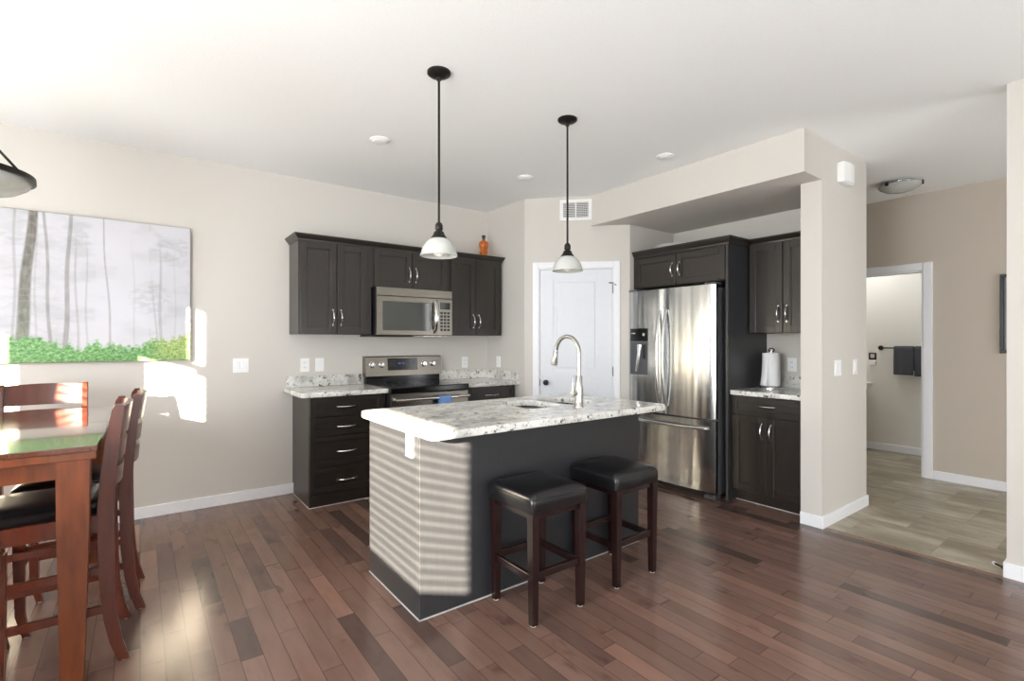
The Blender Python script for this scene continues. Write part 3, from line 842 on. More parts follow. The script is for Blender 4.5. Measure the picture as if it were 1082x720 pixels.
# local x = 2.72-y ; y = X-3.885
D = XF-3.885
b = BM(); box(b, -0.465, 0.478, 0.0, D-0.002, 1.822, 2.115, 0.001, 1); obj('body', b, 'cab', cab)
b = BM(); box(b, 0.478, 0.500, -0.012, D-0.002, 0.0, 2.115, 0.001, 1); obj('side_panel', b, 'cabpanel', cab)
b = BM(); box(b, -0.475, -0.455, -0.012, 0.0, 1.822, 2.115); obj('filler_strip', b, 'cab', cab)
front('door', cab, -0.452, 0.006, 1.828, 2.10, -0.021, (-0.030, 1.965), 0.11, True, 0.05)
front('door', cab, 0.011, 0.474, 1.828, 2.10, -0.021, (0.045, 1.965), 0.11, True, 0.05)
b = extr_path(BM(), [(o, 2.115+h*1.25) for o, h in CROWN], [((-0.47, -0.012), (0, -1)), ((0.500, -0.012), (1, -1)), ((0.500, 0.305), (1, 0))])
box(b, -0.47, 0.49, -0.010, D-0.002, 2.115, 2.178); obj('crown_moulding', b, 'cab', cab)

rc = wall_cabinet('dark wood upper cabinet above the paper towel roll', 0.0, 0.575, 1.383, 2.135, 4.215, XF-0.002, [0.003, 0.283, 0.572], 1.54, False, False, (4.215, 2.218, 0), RZ)
# base cabinet right
root = thing('base_cabinet', 'dark two-door base cabinet between fridge panel and pillar', 'cabinet', (3.94, 2.218, 0), RZ)
b = BM(); box(b, 0.0, 0.575, 0.0, XF-3.94-0.003, 0.105, 0.874, 0.001, 1); box(b, 0.0, 0.575, 0.055, XF-3.94-0.003, 0.0, 0.105); obj('body', b, 'cab', root)
front('drawer', root, 0.004, 0.572, 0.722, 0.866, -0.021, (0.288, 0.80), 0.13, False, 0.042)
front('door', root, 0.004, 0.285, 0.108, 0.714, -0.021, (0.252, 0.60), 0.13, True)
front('door', root, 0.290, 0.572, 0.108, 0.714, -0.021, (0.322, 0.60), 0.13, True)
b = BM(); box(b, 0.0, 0.575, 0.050, 0.0545, 0, 0.006); obj('floor_edge_strip', b, 'caulk', root)

# paper towel
pt = thing('paper_towel_holder', 'white paper towel roll on a round metal stand', 'paper towel', (4.33, 2.09, 0.914))
b = BM(); lathe(b, [(0.0, 0.0), (0.095, 0.0), (0.095, 0.006), (0.087, 0.012), (0.0, 0.014)], seg=32); lathe(b, [(0.006, 0.012), (0.006, 0.325)], seg=10)
autosmooth(obj('stand', b, 'chrome', pt))
b = BM(); tube(b, [(0.0, 0.022, 0.312), (0.0, 0.022, 0.330), (0.0, 0.012, 0.340), (0.0, -0.012, 0.340), (0.0, -0.022, 0.330), (0.0, -0.022, 0.312)], 0.005, 8); tube(b, [(0, -0.022, 0.315), (0, 0.022, 0.315)], 0.004, 8); obj('top_loop', b, 'bronze', pt, True)
b = BM(); lathe(b, [(0.018, 0.022), (0.068, 0.022), (0.0685, 0.03), (0.068, 0.29), (0.066, 0.300), (0.02, 0.302), (0.018, 0.29), (0.018, 0.022)], seg=36)
rl = autosmooth(obj('roll', b, 'paper', pt))
b = BM(); rings = []
for j in range(11):
    z = 0.30-0.275*j/10; fl = (j/10)**2.0*0.055
    ring = []
    for i in range(9):
        a = math.radians(100+i*11)
        r_ = 0.0700+fl*(i/8)
        ring.append((r_*math.cos(a)*1.0, r_*math.sin(a), z))
    rings.append(ring)
loft(b, rings, False, False); o = obj('loose_sheet', b, 'paper', rl, True)
sm = o.modifiers.new('t', 'SOLIDIFY'); sm.thickness = 0.0012

# dish on the fridge cabinet
b = BM(); lathe(b, [(0.0, 0.0), (0.08, 0.0), (0.15, 0.028), (0.19, 0.045), (0.192, 0.048), (0.185, 0.048), (0.14, 0.032), (0.07, 0.006), (0.0, 0.006)], seg=36)
o = autosmooth(obj('serving_dish', b, 'plastic', None, loc=(4.12, 2.90, 2.179))); tag(o, 'shallow white dish lying on top of the fridge cabinet', 'dish')

# amber bottle
bt = thing('glass_bottle', 'small amber glass decanter standing on the upper cabinet', 'bottle', (2.93, 4.43, 2.1965))
bt.scale = (1.3, 1.3, 1.0)
b = BM(); lathe(b, [(0.0, 0.0), (0.028, 0.0), (0.031, 0.01), (0.029, 0.03), (0.027, 0.045), (0.036, 0.058), (0.035, 0.07), (0.030, 0.078), (0.038, 0.13), (0.041, 0.155), (0.034, 0.175), (0.018, 0.186), (0.013, 0.195), (0.0, 0.195)], seg=28)
autosmooth(obj('bottle_body', b, 'amber', bt), 60)
b = BM(); lathe(b, [(0.0, 0.193), (0.012, 0.193), (0.013, 0.20), (0.0125, 0.222), (0.017, 0.226), (0.018, 0.238), (0.012, 0.246), (0.0, 0.248)], seg=20)
autosmooth(obj('stopper', b, 'mwglass', bt), 60)

# ================================================================== STOOLS
def make_stool(label, loc, rz=0.0):
    t = thing('bar_stool', label, 'stool', loc, rz, 'black leather bar stools at the island')
    Hs = 0.61; w = 0.178; yy = 0.178
    # upholstered seat: box skirt with crowned top
    b = BM(); N = 14; rings = []
    def ring(sx, sy, z, r): return [Vector((x, y, z)) for x, y in rrect(-sx, sx, -sy, sy, r, 5)]
    prof = [(w-0.008, 0.518, 0.015), (w-0.002, 0.520, 0.018), (w, 0.53, 0.02), (w+0.002, 0.56, 0.022), (w+0.001, 0.585, 0.024), (w-0.004, 0.597, 0.028), (w-0.016, 0.606, 0.034), (w-0.045, 0.6135, 0.05), (w-0.09, 0.6185, 0.05), (w-0.14, 0.620, 0.03)]
    rings = [ring(a, a, z, r) for a, z, r in prof]
    loft(b, rings, True, True); autosmooth(obj('seat', b, 'leather', t), 50)
    b = BM()
    for (sx, sy) in ((w+0.0035, 0), ):
        tube(b, [Vector((x, y, 0.584)) for x, y in rrect(-w-0.001, w+0.001, -w-0.001, w+0.001, 0.024, 5)]+[Vector((rrect(-w-0.001, w+0.001, -w-0.001, w+0.001, 0.024, 5)[0][0], rrect(-w-0.001, w+0.001, -w-0.001, w+0.001, 0.024, 5)[0][1], 0.584))], 0.0022, 6, 1, (0, 0, 1))
    obj('seat_piping', b, 'leather', t)
    for sx in (-1, 1):
        for sy in (-1, 1):
            b = BM(); rings = []
            for z, k, h in ((0.006, 0.150, 0.0155), (0.10, 0.150, 0.017), (0.30, 0.150, 0.019), (0.52, 0.151, 0.0215)):
                cx, cy = sx*k, sy*k
                rings.append([Vector((cx+a*h, cy+c*h, z)) for a, c in ((-1, -1), (1, -1), (1, 1), (-1, 1))])
            loft(b, rings, True, True, False); lg = obj('leg', b, 'stoolwood', t)
            b = BM(); lathe(b, [(0, 0), (0.013, 0), (0.013, 0.006), (0, 0.006)], (sx*0.15, sy*0.15, 0), 12); obj('foot_glide', b, 'plastic', lg)
    for s in (-1, 1):
        b = BM(); box(b, -0.135, 0.135, s*0.15-0.011, s*0.15+0.011, 0.212, 0.245, 0.002); obj('stretcher', b, 'stoolwood', t)
        b = BM(); box(b, s*0.15-0.011, s*0.15+0.011, -0.135, 0.135, 0.200, 0.233, 0.002); obj('stretcher', b, 'stoolwood', t)
    b = BM()
    for s in (-1, 1):
        box(b, -0.135, 0.135, s*0.15-0.01, s*0.15+0.01, 0.49, 0.522); box(b, s*0.15-0.01, s*0.15+0.01, -0.135, 0.135, 0.49, 0.522)
    obj('apron', b, 'stoolwood', t)
    return t
st = make_stool('black leather bar stool nearer the sunlit corner of the island', (1.603, 1.932, 0))
s2 = copy_tree(st); s2.location = (2.185, 1.945, 0); s2['label'] = 'black leather bar stool nearer the refrigerator'

# ================================================================== PENDANTS
def pendant(label, loc):
    t = thing('pendant_lamp', label, 'pendant lamp', loc, 0, 'pendant lamps over the island')
    b = BM(); lathe(b, [(0.0, 0.0), (0.062, 0.0), (0.062, -0.010), (0.052, -0.018), (0.030, -0.024), (0.014, -0.028), (0.012, -0.045), (0.0, -0.045)], seg=36); autosmooth(obj('canopy', b, 'bronze', t))
    b = BM(); lathe(b, [(0.0065, -0.03), (0.0065, -0.815)], seg=12); autosmooth(obj('rod', b, 'bronze', t))
    b = BM(); lathe(b, [(0.0, -0.80), (0.013, -0.80), (0.020, -0.812), (0.021, -0.835), (0.016, -0.842), (0.026, -0.850), (0.033, -0.868), (0.042, -0.878), (0.043, -0.886), (0.0, -0.886)], seg=28); autosmooth(obj('socket_cap', b, 'bronze', t))
    b = BM(); outer = [(0.036, -0.882), (0.055, -0.892), (0.074, -0.912), (0.088, -0.938), (0.096, -0.965), (0.099, -0.976)]
    inner = [(r-0.004, z-0.001) for r, z in outer[::-1]]
    lathe(b, outer+[(0.097, -0.978)]+inner, seg=40); autosmooth(obj('lamp_shade', b, 'shade', t), 60)
    b = BM(); lathe(b, [(0.0, -0.885), (0.012, -0.89), (0.014, -0.905), (0.024, -0.925), (0.030, -0.945), (0.028, -0.962), (0.018, -0.976), (0.0, -0.981)], seg=24); autosmooth(obj('bulb', b, 'plastic', t), 60)
    return t
p1 = pendant('pendant lamp with frosted bowl shade hanging nearer the camera, in front of the microwave cabinets', (1.272, 2.352, H))
p2 = copy_tree(p1); p2.location = (2.203, 2.355, H); p2['label'] = 'pendant lamp with frosted bowl shade hanging in front of the white door'

# ================================================================== CEILING FIXTURES
def disc(label, x, y, r=0.068):
    b = BM(); lathe(b, [(0.0, -0.018), (r*0.62, -0.018), (r*0.72, -0.014), (r*0.78, -0.010), (r*0.97, -0.007), (r, -0.003), (r, 0.0)], seg=32)
    o = autosmooth(obj('ceiling_disc', b, 'plastic', None, loc=(x, y, H))); tag(o, label, 'ceiling fixture', 'small round white ceiling fixtures')
disc('small round white ceiling fixture left of the nearer pendant rod', 1.367, 3.392, 0.072)
disc('small round white ceiling fixture between the two pendant rods', 2.689, 3.409)
disc('small round white ceiling fixture right of both pendants near the bulkhead', 3.246, 2.372)

hl = thing('hall_ceiling_light', 'shallow frosted glass ceiling light in the hallway', 'ceiling light', (5.46, 1.50, H))
b = BM(); lathe(b, [(0.0, 0.0), (0.11, 0.0), (0.11, -0.02), (0.0, -0.02)], seg=32); obj('base_plate', b, 'chrome', hl, True)
b = BM(); lathe(b, [(0.155, -0.030), (0.160, -0.034), (0.150, -0.050), (0.11, -0.075), (0.06, -0.090), (0.0, -0.095)], seg=36); o = autosmooth(obj('glass_bowl', b, 'shade', hl), 60)
sm = o.modifiers.new('t', 'SOLIDIFY'); sm.thickness = 0.004
for k in range(3):
    a = math.radians(40+120*k); b = BM()
    box(b, -0.008, 0.008, -0.012, 0.012, -0.05, -0.015, 0.003)
    for v in b.verts: v.co = Matrix.Rotation(a, 3, 'Z') @ (v.co+Vector((0.158, 0, 0)))
    obj('clip', b, 'bronze', hl)

# chandelier over dining table
ch = thing('chandelier', 'dark-rimmed glass bowl chandelier at the left edge of the frame', 'chandelier', (-0.69, 3.285, H))
b = BM(); lathe(b, [(0.0, 0), (0.065, 0), (0.06, -0.02), (0.015, -0.03), (0.0, -0.03)], seg=28); lathe(b, [(0.008, -0.02), (0.008, -0.33)], seg=10); autosmooth(obj('canopy', b, 'bronze', ch))
b = BM(); lathe(b, [(0.0, -0.29), (0.02, -0.29), (0.026, -0.31), (0.02, -0.34), (0.0, -0.345)], seg=16); autosmooth(obj('hub', b, 'bronze', ch))
ZR = 2.080-H
b = BM(); lathe(b, [(0.274, ZR+0.012), (0.290, ZR+0.012), (0.291, ZR-0.012), (0.280, ZR-0.014), (0.274, ZR+0.012)], seg=48); autosmooth(obj('rim_band', b, 'bronze', ch))
b = BM(); lathe(b, [(0.278, ZR-0.012), (0.266, ZR-0.036), (0.230, ZR-0.062), (0.165, ZR-0.084), (0.09, ZR-0.096), (0.0, ZR-0.10)], seg=48); o = autosmooth(obj('glass_bowl', b, 'shade', ch), 60)
sm = o.modifiers.new('t', 'SOLIDIFY'); sm.thickness = 0.005
for k in range(3):
    a = math.radians(-30+120*k); b = BM()
    c, s_ = math.cos(a), math.sin(a)
    tube(b, [(0.015*c, 0.015*s_, -0.32), (0.15*c, 0.15*s_, (-0.32+ZR)/2-0.01), (0.283*c, 0.283*s_, ZR+0.01)], 0.006, 8)
    obj('strut', b, 'bronze', ch, True)

# ================================================================== WALL FITTINGS
def plate(name, label, cat, loc, rz, w, gangs, kind, group=None, h=0.118):
    """local: plate in xz plane, front -y"""
    t = thing(name, label, cat, loc, rz, group)
    b = BM(); box(b, -w/2, w/2, -0.006, 0, -h/2, h/2, 0.003, 2); obj('cover_plate', b, 'plastic', t)
    for g in range(gangs):
        cx = (g-(gangs-1)/2)*0.046
        if kind == 'switch':
            b = BM(); box(b, cx-0.016, cx+0.016, -0.010, -0.005, -0.032, 0.032, 0.002); obj('rocker', b, 'trim', t)
        else:
            b = BM()
            for s in (-1, 1): box(b, cx-0.016, cx+0.016, -0.0075, -0.005, s*0.021-0.014, s*0.021+0.014, 0.004)
            oo = obj('receptacle', b, 'trim', t)
            b = BM()
            for s in (-1, 1):
                for q in (-1, 1): box(b, cx+q*0.006-0.001, cx+q*0.006+0.001, -0.0078, -0.007, s*0.021-0.004, s*0.021+0.006)
            obj('slots', b, 'blackm', oo)
    return t
plate('light_switch', 'wide white switch plate on the wall right of the forest picture', 'light switch', (0.663, YA, 1.116), 0, 0.116, 2, 'switch')
plate('wall_outlet', 'white wall plate above the left counter, farther from the stove', 'outlet', (1.162, YA, 1.105), 0, 0.075, 1, 'outlet')
plate('wall_outlet', 'white wall plate above the left counter, right beside the stove', 'outlet', (1.288, YA, 1.105), 0, 0.075, 1, 'switch')
plate('wall_outlet', 'white wall outlet right of the stove under the upper cabinet', 'outlet', (2.80, YA, 1.09), 0, 0.075, 1, 'outlet')
plate('wall_outlet', 'white wall outlet on the short return wall in the corner', 'outlet', (XR, 4.378, 1.095), RZ, 0.075, 1, 'outlet')
plate('wall_outlet', 'white wall outlet right of the paper towel roll', 'outlet', (XF, 2.005, 1.112), RZ, 0.075, 1, 'outlet')
plate('light_switch', 'double white switch plate on the pillar beside the hallway', 'light switch', (4.095, 1.50, 1.12), 0, 0.116, 2, 'switch')
plate('light_switch', 'single white switch plate nearer the hallway edge of the pillar', 'light switch', (4.42, 1.50, 1.118), 0, 0.075, 1, 'switch')
plate('wall_outlet', 'white outlet on the sunlit end of the island', 'outlet', (1.05, 2.235, 0.81), RZ, 0.075, 1, 'outlet')

cm = thing('door_chime', 'white plastic door chime box high on the pillar', 'door chime', (4.19, 1.50, 2.553))
b = BM(); rings = []
for z in (-0.07, 0.07): rings.append([Vector((x, y, z)) for x, y in [(-0.10, 0)]+[(-0.10+0.2*i/10, -0.045-0.012*math.sin(PI*i/10)) for i in range(11)]+[(0.10, 0)]])
loft(b, rings, True, True, False); autosmooth(obj('cover', b, 'plastic', cm), 30)
b = BM(); box(b, -0.092, 0.092, -0.04, -0.002, -0.074, -0.069); obj('base', b, 'trim', cm)

# air vent on diagonal wall
vt = thing('air_vent', 'white louvred air vent high on the angled wall', 'air vent', (DX+0.510/2**0.5, DY-0.510/2**0.5, 2.612), -PI/4)
b = BM(); w, h = 0.157, 0.103
box(b, -w, w, -0.012, 0, -h, -h+0.03, 0.003); box(b, -w, w, -0.012, 0, h-0.03, h, 0.003); box(b, -w, -w+0.035, -0.012, 0, -h+0.03, h-0.03, 0.003); box(b, w-0.035, w, -0.012, 0, -h+0.03, h-0.03, 0.003)
box(b, -0.006, 0.006, -0.010, 0, -h+0.03, h-0.03)
obj('frame', b, 'plastic', vt)
b = BM()
for k in range(9):
    z = -h+0.038+k*(2*h-0.076)/8
    box(b, -w+0.035, w-0.035, -0.008, -0.002, z-0.0016, z+0.0016, 0, 1, Matrix.Rotation(0.5, 3, 'X'))
for k in range(14):
    x = -w+0.045+k*(2*w-0.09)/13
    box(b, x-0.001, x+0.001, -0.004, -0.001, -h+0.03, h-0.03)
obj('louvres', b, 'plastic', vt)
b = BM(); box(b, -w+0.03, w-0.03, -0.0012, -0.0002, -h+0.025, h-0.025); obj('duct_backing', b, plain('grey_duct', (120, 120, 120), 0.6), vt)

# ------------------------------------------------------------------ forest picture
pic = thing('canvas_picture', 'large framed picture of a misty forest with green undergrowth', 'picture', (-0.46, YA, 1.67))
PX0, PX1, PZ0, PZ1 = -1.235, 0.312, 1.168, 2.185
b = BM(); box(b, PX0+0.46, PX1+0.46, -0.036, -0.002, PZ0-1.67, PZ1-1.67, 0.002, 1)
obj('canvas_edge', b, plain('dark_taupe_edge', (96, 84, 74), 0.6), pic)
NXp, NZp = 420, 280
verts = []; cols = []
TR = [(-0.572, 2.187, -0.628, 1.34, .032, .046, .92), (-0.514, 2.178, -0.486, 1.29, .011, .014, .40), (-0.385, 2.178, -0.411, 1.28, .014, .021, .42), (-0.360, 2.10, -0.346, 1.28, .008, .011, .20), (-0.301, 2.10, -0.296, 1.29, .007, .009, .16),
      (-0.209, 2.178, -0.166, 1.28, .006, .010, .30), (0.118, 2.12, 0.126, 1.36, .009, .015, .22), (0.070, 1.85, 0.097, 1.37, .006, .010, .18), (-0.657, 2.174, -0.664, 1.38, .010, .012, .22), (-0.556, 2.17, -0.560, 1.32, .008, .010, .15),
      (-0.80, 2.18, -0.84, 1.34, .02, .03, .5), (-0.95, 2.18, -0.93, 1.34, .010, .013, .35), (-1.10, 2.18, -1.14, 1.36, .016, .022, .45), (-1.02, 2.18, -1.03, 1.36, .006, .008, .2), (0.215, 2.1, 0.212, 1.42, .005, .008, .10), (-0.045, 2.1, -0.03, 1.36, .005, .007, .10)]
def nz(x, y, z=0, s=1.0): return noise.fractal(Vector((x*s, y*s, z)), 1.0, 2.0, 4)
def picture_colour(x, z):
    t = (z-PZ0)/(PZ1-PZ0)
    m = 0.5+0.5*nz(x*2, z*2, 3.1)
    base = Vector((190, 190, 196))+(m-0.5)*Vector((14, 14, 14))+Vector((10, 10, 10))*math.exp(-((x+0.05)**2)/0.12)
    c = base.copy()
    # faint foliage haze
    f = max(0, nz(x*5, z*9, 7.7)-0.05)*(0.35+0.65*(abs(x+0.1) > 0.15))
    c = c.lerp(Vector((166, 168, 170)), min(0.45, f*0.9))
    for (xt, zt, xb, zb, wt, wb, al) in TR:
        if z > zt+0.06 or z < zb-0.1: continue
        u = (zt-z)/(zt-zb); xc = xt+(xb-xt)*u+0.005*math.sin(z*9+xt*30); w_ = (wt+(wb-wt)*u)*0.62
        d = abs(x-xc)/w_
        k = max(0.0, min(1.0, (1.35-d)/0.5))
        if zt < 2.15: k *= max(0, min(1, (zt-z)/0.25))
        if k > 0:
            bark = Vector((96, 92, 86))+nz(x*60, z*14, 1.0)*Vector((26, 24, 20))
            if al > 0.6: bark += Vector((14, 20, 12))*u
            c = c.lerp(bark, al*k)
        # drooping branches
        if al > 0.3:
            br = abs(math.sin(z*38+xt*11+4*nz(x*4, z*4)))
            dd = abs(x-xc)
            if dd < 0.13 and br > 0.93: c = c.lerp(Vector((150, 152, 152)), 0.15*(1-dd/0.13)*al*2)
    for (bx, bz, rx, rz_) in ((-0.33, 2.02, 0.09, 0.09), (-0.70, 2.0, 0.10, 0.05), (0.07, 1.63, 0.15, 0.14), (0.20, 2.0, 0.14, 0.12)):
        q = ((x-bx)/rx)**2+((z-bz)/rz_)**2
        if q < 1:
            n_ = nz(x*22, z*45, bx)
            c = c.lerp(Vector((152, 154, 156)), max(0, min(0.28, (n_+0.2)*(1-q)*0.9)))
    # undergrowth
    top = 1.295+0.010*math.sin(x*23)+0.035*nz(x*16, 0.3, 2)
    top += 0.09*max(0, min(1, (x+0.02)/0.33))**1.3
    top += 0.07*max(0, min(1, (-0.45-x)/0.15))
    k = max(0, min(1, (top-z)/0.03+1.1*nz(x*38, z*38, 5)))
    if k > 0:
        g = 0.75*nz(x*55, z*62, 9.0)+0.6*nz(x*150, z*170, 4.0)
        green = Vector((104, 154, 90))+g*Vector((66, 62, 58))
        yel = max(0, min(1, (x-0.02)/0.14)); green = green.lerp(Vector((160, 180, 104))+g*Vector((66, 50, 60)), yel*0.85)
        lo = max(0, min(1, (1.215-z)/0.05)); green = green.lerp(Vector((96, 138, 76))+g*Vector((60, 50, 45)), lo*0.7)
        c = c.lerp(green, k)
    return c
bm_ = bmesh.new(); grid = []
me = bpy.data.meshes.new('print')
vs = []; fs = []
for j in range(NZp+1):
    for i in range(NXp+1):
        vs.append((PX0+(PX1-PX0-0.004)*i/NXp+0.46+0.002, -0.0375, PZ0+0.002+(PZ1-PZ0-0.004)*j/NZp-1.67))
for j in range(NZp):
    for i in range(NXp):
        a = j*(NXp+1)+i; fs.append((a, a+1, a+NXp+2, a+NXp+1))
me.from_pydata(vs, [], fs)
ca = me.color_attributes.new('print_colour', 'FLOAT_COLOR', 'POINT')
buf = []
for (x, y, z) in vs:
    c = picture_colour(x-0.46, z+1.67)
    c = [max(0, min(255, q)) for q in c]
    buf += [*lin(*c), 1.0]
ca.data.foreach_set('color', buf)
bm_.free()
t = NT('misty_forest_print'); at_ = t.node('ShaderNodeAttribute'); at_.attribute_name = 'print_colour'
t.link(at_.outputs['Color'], t.b.inputs['Base Color']); t.b.inputs['Roughness'].default_value = 0.45
me.materials.append(t.m)
o = bpy.data.objects.new('print', me); COL.objects.link(o); o.parent = pic

# hall picture
hp = thing('framed_picture', 'black-framed picture on the hallway wall at right', 'picture', (XH, 0.74, 1.555), RZ)
b = BM()
w, h, f_ = 0.203, 0.345, 0.028
box(b, -w, w, -0.025, -0.001, -h, -h+f_, 0.004); box(b, -w, w, -0.025, -0.001, h-f_, h, 0.004); box(b, -w, -w+f_, -0.025, -0.001, -h+f_, h-f_, 0.004); box(b, w-f_, w, -0.025, -0.001, -h+f_, h-f_, 0.004)
obj('frame', b, 'blackm', hp)
b = BM(); box(b, -w+f_, w-f_, -0.010, -0.002, -h+f_, h-f_); obj('mat_board', b, plain('grey_mat', (120, 124, 130), 0.5, nscale=4, namt=0.2), hp)
b = BM(); box(b, -w+0.062, w-0.062, -0.012, -0.0105, -h+0.07, h-0.07); obj('print', b, plain('pale_print', (225, 228, 232), 0.3, nscale=6, namt=0.15), hp)

# bathroom : towel bar, towels, small plate, sink
XB = 7.18
tb = thing('towel_bar', 'dark towel bar on the bathroom wall', 'towel bar', (XB, 1.85, 1.236), RZ)
b = BM()
for x in (-0.31, 0.31):
    lathe_b = BM(); lathe(lathe_b, [(0.0, 0.0), (0.028, 0.0), (0.028, 0.008), (0.012, 0.014), (0.010, 0.07), (0.0, 0.07)], seg=20)
    for v in lathe_b.verts: v.co = Vector((x+v.co.x, -v.co.z, v.co.y))
    merge(b, lathe_b)
obj('mount', b, 'bronze', tb, True)
b = BM(); tube(b, [(-0.31, -0.06, 0), (0.31, -0.06, 0)], 0.008, 12); obj('rail', b, 'bronze', tb, True)
def towel(label, y0, y1, zb, th):
    b = BM(); NX, NZ = 12, 20
    L1, L2 = 1.236-zb, 1.236-zb-0.05; R_ = 0.012+th/2
    rings = []
    tot = L1+L2+PI*R_
    for j in range(31):
        s = tot*j/30; ring = []
        for i in range(NX+1):
            u = i/NX
            if s < L1: dx, z = -R_, 1.236-(L1-s)
            elif s < L1+PI*R_: a = (s-L1)/R_; dx, z = -R_*math.cos(a), 1.236+R_*math.sin(a)
            else: dx, z = R_, 1.236-(s-L1-PI*R_)
            w_ = 0.004*math.sin(u*14+y0*9)*min(1, abs(1.236-z)*6) if dx < 0 else 0
            ring.append((XB-0.06+dx+w_, y0+(y1-y0)*u, z))
        rings.append(ring)
    loft(b, rings, False, False); o = obj('hand_towel', b, 'towel', None, True)
    sm = o.modifiers.new('t', 'SOLIDIFY'); sm.thickness = th; sm.offset = 0
    tag(o, label, 'towel', 'towels on the bathroom bar')
towel('wider charcoal towel on the bar, nearer the bar end', 1.825, 2.01, 0.925, 0.012)
towel('charcoal towel on the bar, partly hidden by the door casing', 1.60, 1.815, 0.915, 0.012)
sq = thing('wall_fitting', 'small dark square fitting on the bathroom wall left of the towel bar', 'wall fitting', (XB, 2.245, 1.13), RZ)
b = BM(); box(b, -0.04, 0.04, -0.008, 0, -0.04, 0.045, 0.002); obj('plate', b, 'bronze', sq)
b = BM(); box(b, -0.022, 0.022, -0.011, -0.007, -0.018, 0.03, 0.002); obj('face', b, 'caulk', sq)
b = BM(); box(b, -0.03, 0.045, -0.045, -0.001, -0.105, -0.045, 0.012, 3); obj('cup', b, 'plastic', sq)
ps = thing('pedestal_sink', 'edge of a white sink seen through the bathroom doorway', 'sink', (6.98, 2.455, 0))
b = BM(); rings = []
for sx, z in ((0.06, 0.60), (0.13, 0.66), (0.20, 0.74), (0.235, 0.795), (0.24, 0.82), (0.22, 0.82), (0.17, 0.76), (0.06, 0.72)):
    rings.append([Vector((sx*0.8*math.cos(2*PI*k/32), sx*1.12*math.sin(2*PI*k/32), z)) for k in range(32)])
loft(b, rings); autosmooth(obj('basin', b, 'plastic', ps), 60)
b = BM(); lathe(b, [(0.12, 0.004), (0.09, 0.1), (0.07, 0.3), (0.075, 0.62)], seg=24, cap=True); autosmooth(obj('pedestal', b, 'plastic', ps))

# door stop near the right wall
ds = thing('door_stop', 'spring door stop with white tip near the right wall', 'door stop', (3.868, 0.589, 0.045))
b = BM(); pts = []
for i in range(90):
    a = i*0.9; q = i/89
    pts.append((0.010+0.070*q, 0.002+0.045*q+0.0045*math.cos(a), -0.012*q+0.0045*math.sin(a)))
tube(b, pts, 0.0016, 5); obj('spring', b, 'bronze', ds)
b = BM(); tube(b, [(0.080, 0.047, -0.012), (0.092, 0.055, -0.014)], 0.009, 12); obj('rubber_tip', b, 'plastic', ds)
b = BM(); tube(b, [(0.008, -0.001, 0), (0.012, 0.006, 0)], 0.010, 12); obj('mount', b, 'bronze', ds)

# ================================================================== DINING SET
tx0, tx1, ty0, ty1 = -1.07, -0.130, 2.485, 3.93
tbl = thing('dining_table', 'counter-height reddish wood dining table at left', 'table', ((tx0+tx1)/2, (ty0+ty1)/2, 0))
hx, hy = (tx1-tx0)/2, (ty1-ty0)/2
b = BM()
for s in (-1, 1): box(b, -hx, hx, (0.0006 if s > 0 else -hy), (hy if s > 0 else -0.0006), 0.892, 0.914, 0.003)
obj('table_top', b, 'tabletop', tbl)
b = BM(); box(b, -hx+0.004, hx-0.004, -hy+0.004, hy-0.004, 0.862, 0.893, 0.003); obj('edge_band', b, 'tablewood', tbl)
b = BM(); i_ = 0.05
box(b, -hx+i_, hx-i_, -hy+i_, -hy+i_+0.022, 0.790, 0.863); box(b, -hx+i_, hx-i_, hy-i_-0.022, hy-i_, 0.790, 0.863)
box(b, -hx+i_, -hx+i_+0.022, -hy+i_+0.022, hy-i_-0.022, 0.790, 0.863); box(b, hx-i_-0.022, hx-i_, -hy+i_+0.022, hy-i_-0.022, 0.790, 0.863)
obj('apron', b, 'tablewood', tbl)
for sx in (-1, 1):
    for sy in (-1, 1):
        b = BM(); rings = []
        for z, w_ in ((0.0, 0.034), (0.3, 0.040), (0.62, 0.047), (0.865, 0.050)):
            cx, cy = sx*(hx-0.022-0.05), sy*(hy-0.006-0.05)
            ox, oy = -sx*(0.05-w_)*0.3, 0
            rings.append([Vector((cx+ox+a*w_, cy+oy+c*w_, z)) for a, c in ((-1, -1), (1, -1), (1, 1), (-1, 1))])
        loft(b, rings, True, True, False)
        bmesh.ops.bevel(b, geom=[e for e in b.edges if abs(e.verts[0].co.z-e.verts[1].co.z) > 0.1], offset=0.004, segments=2, affect='EDGES')
        obj('leg', b, 'tablewood', tbl)

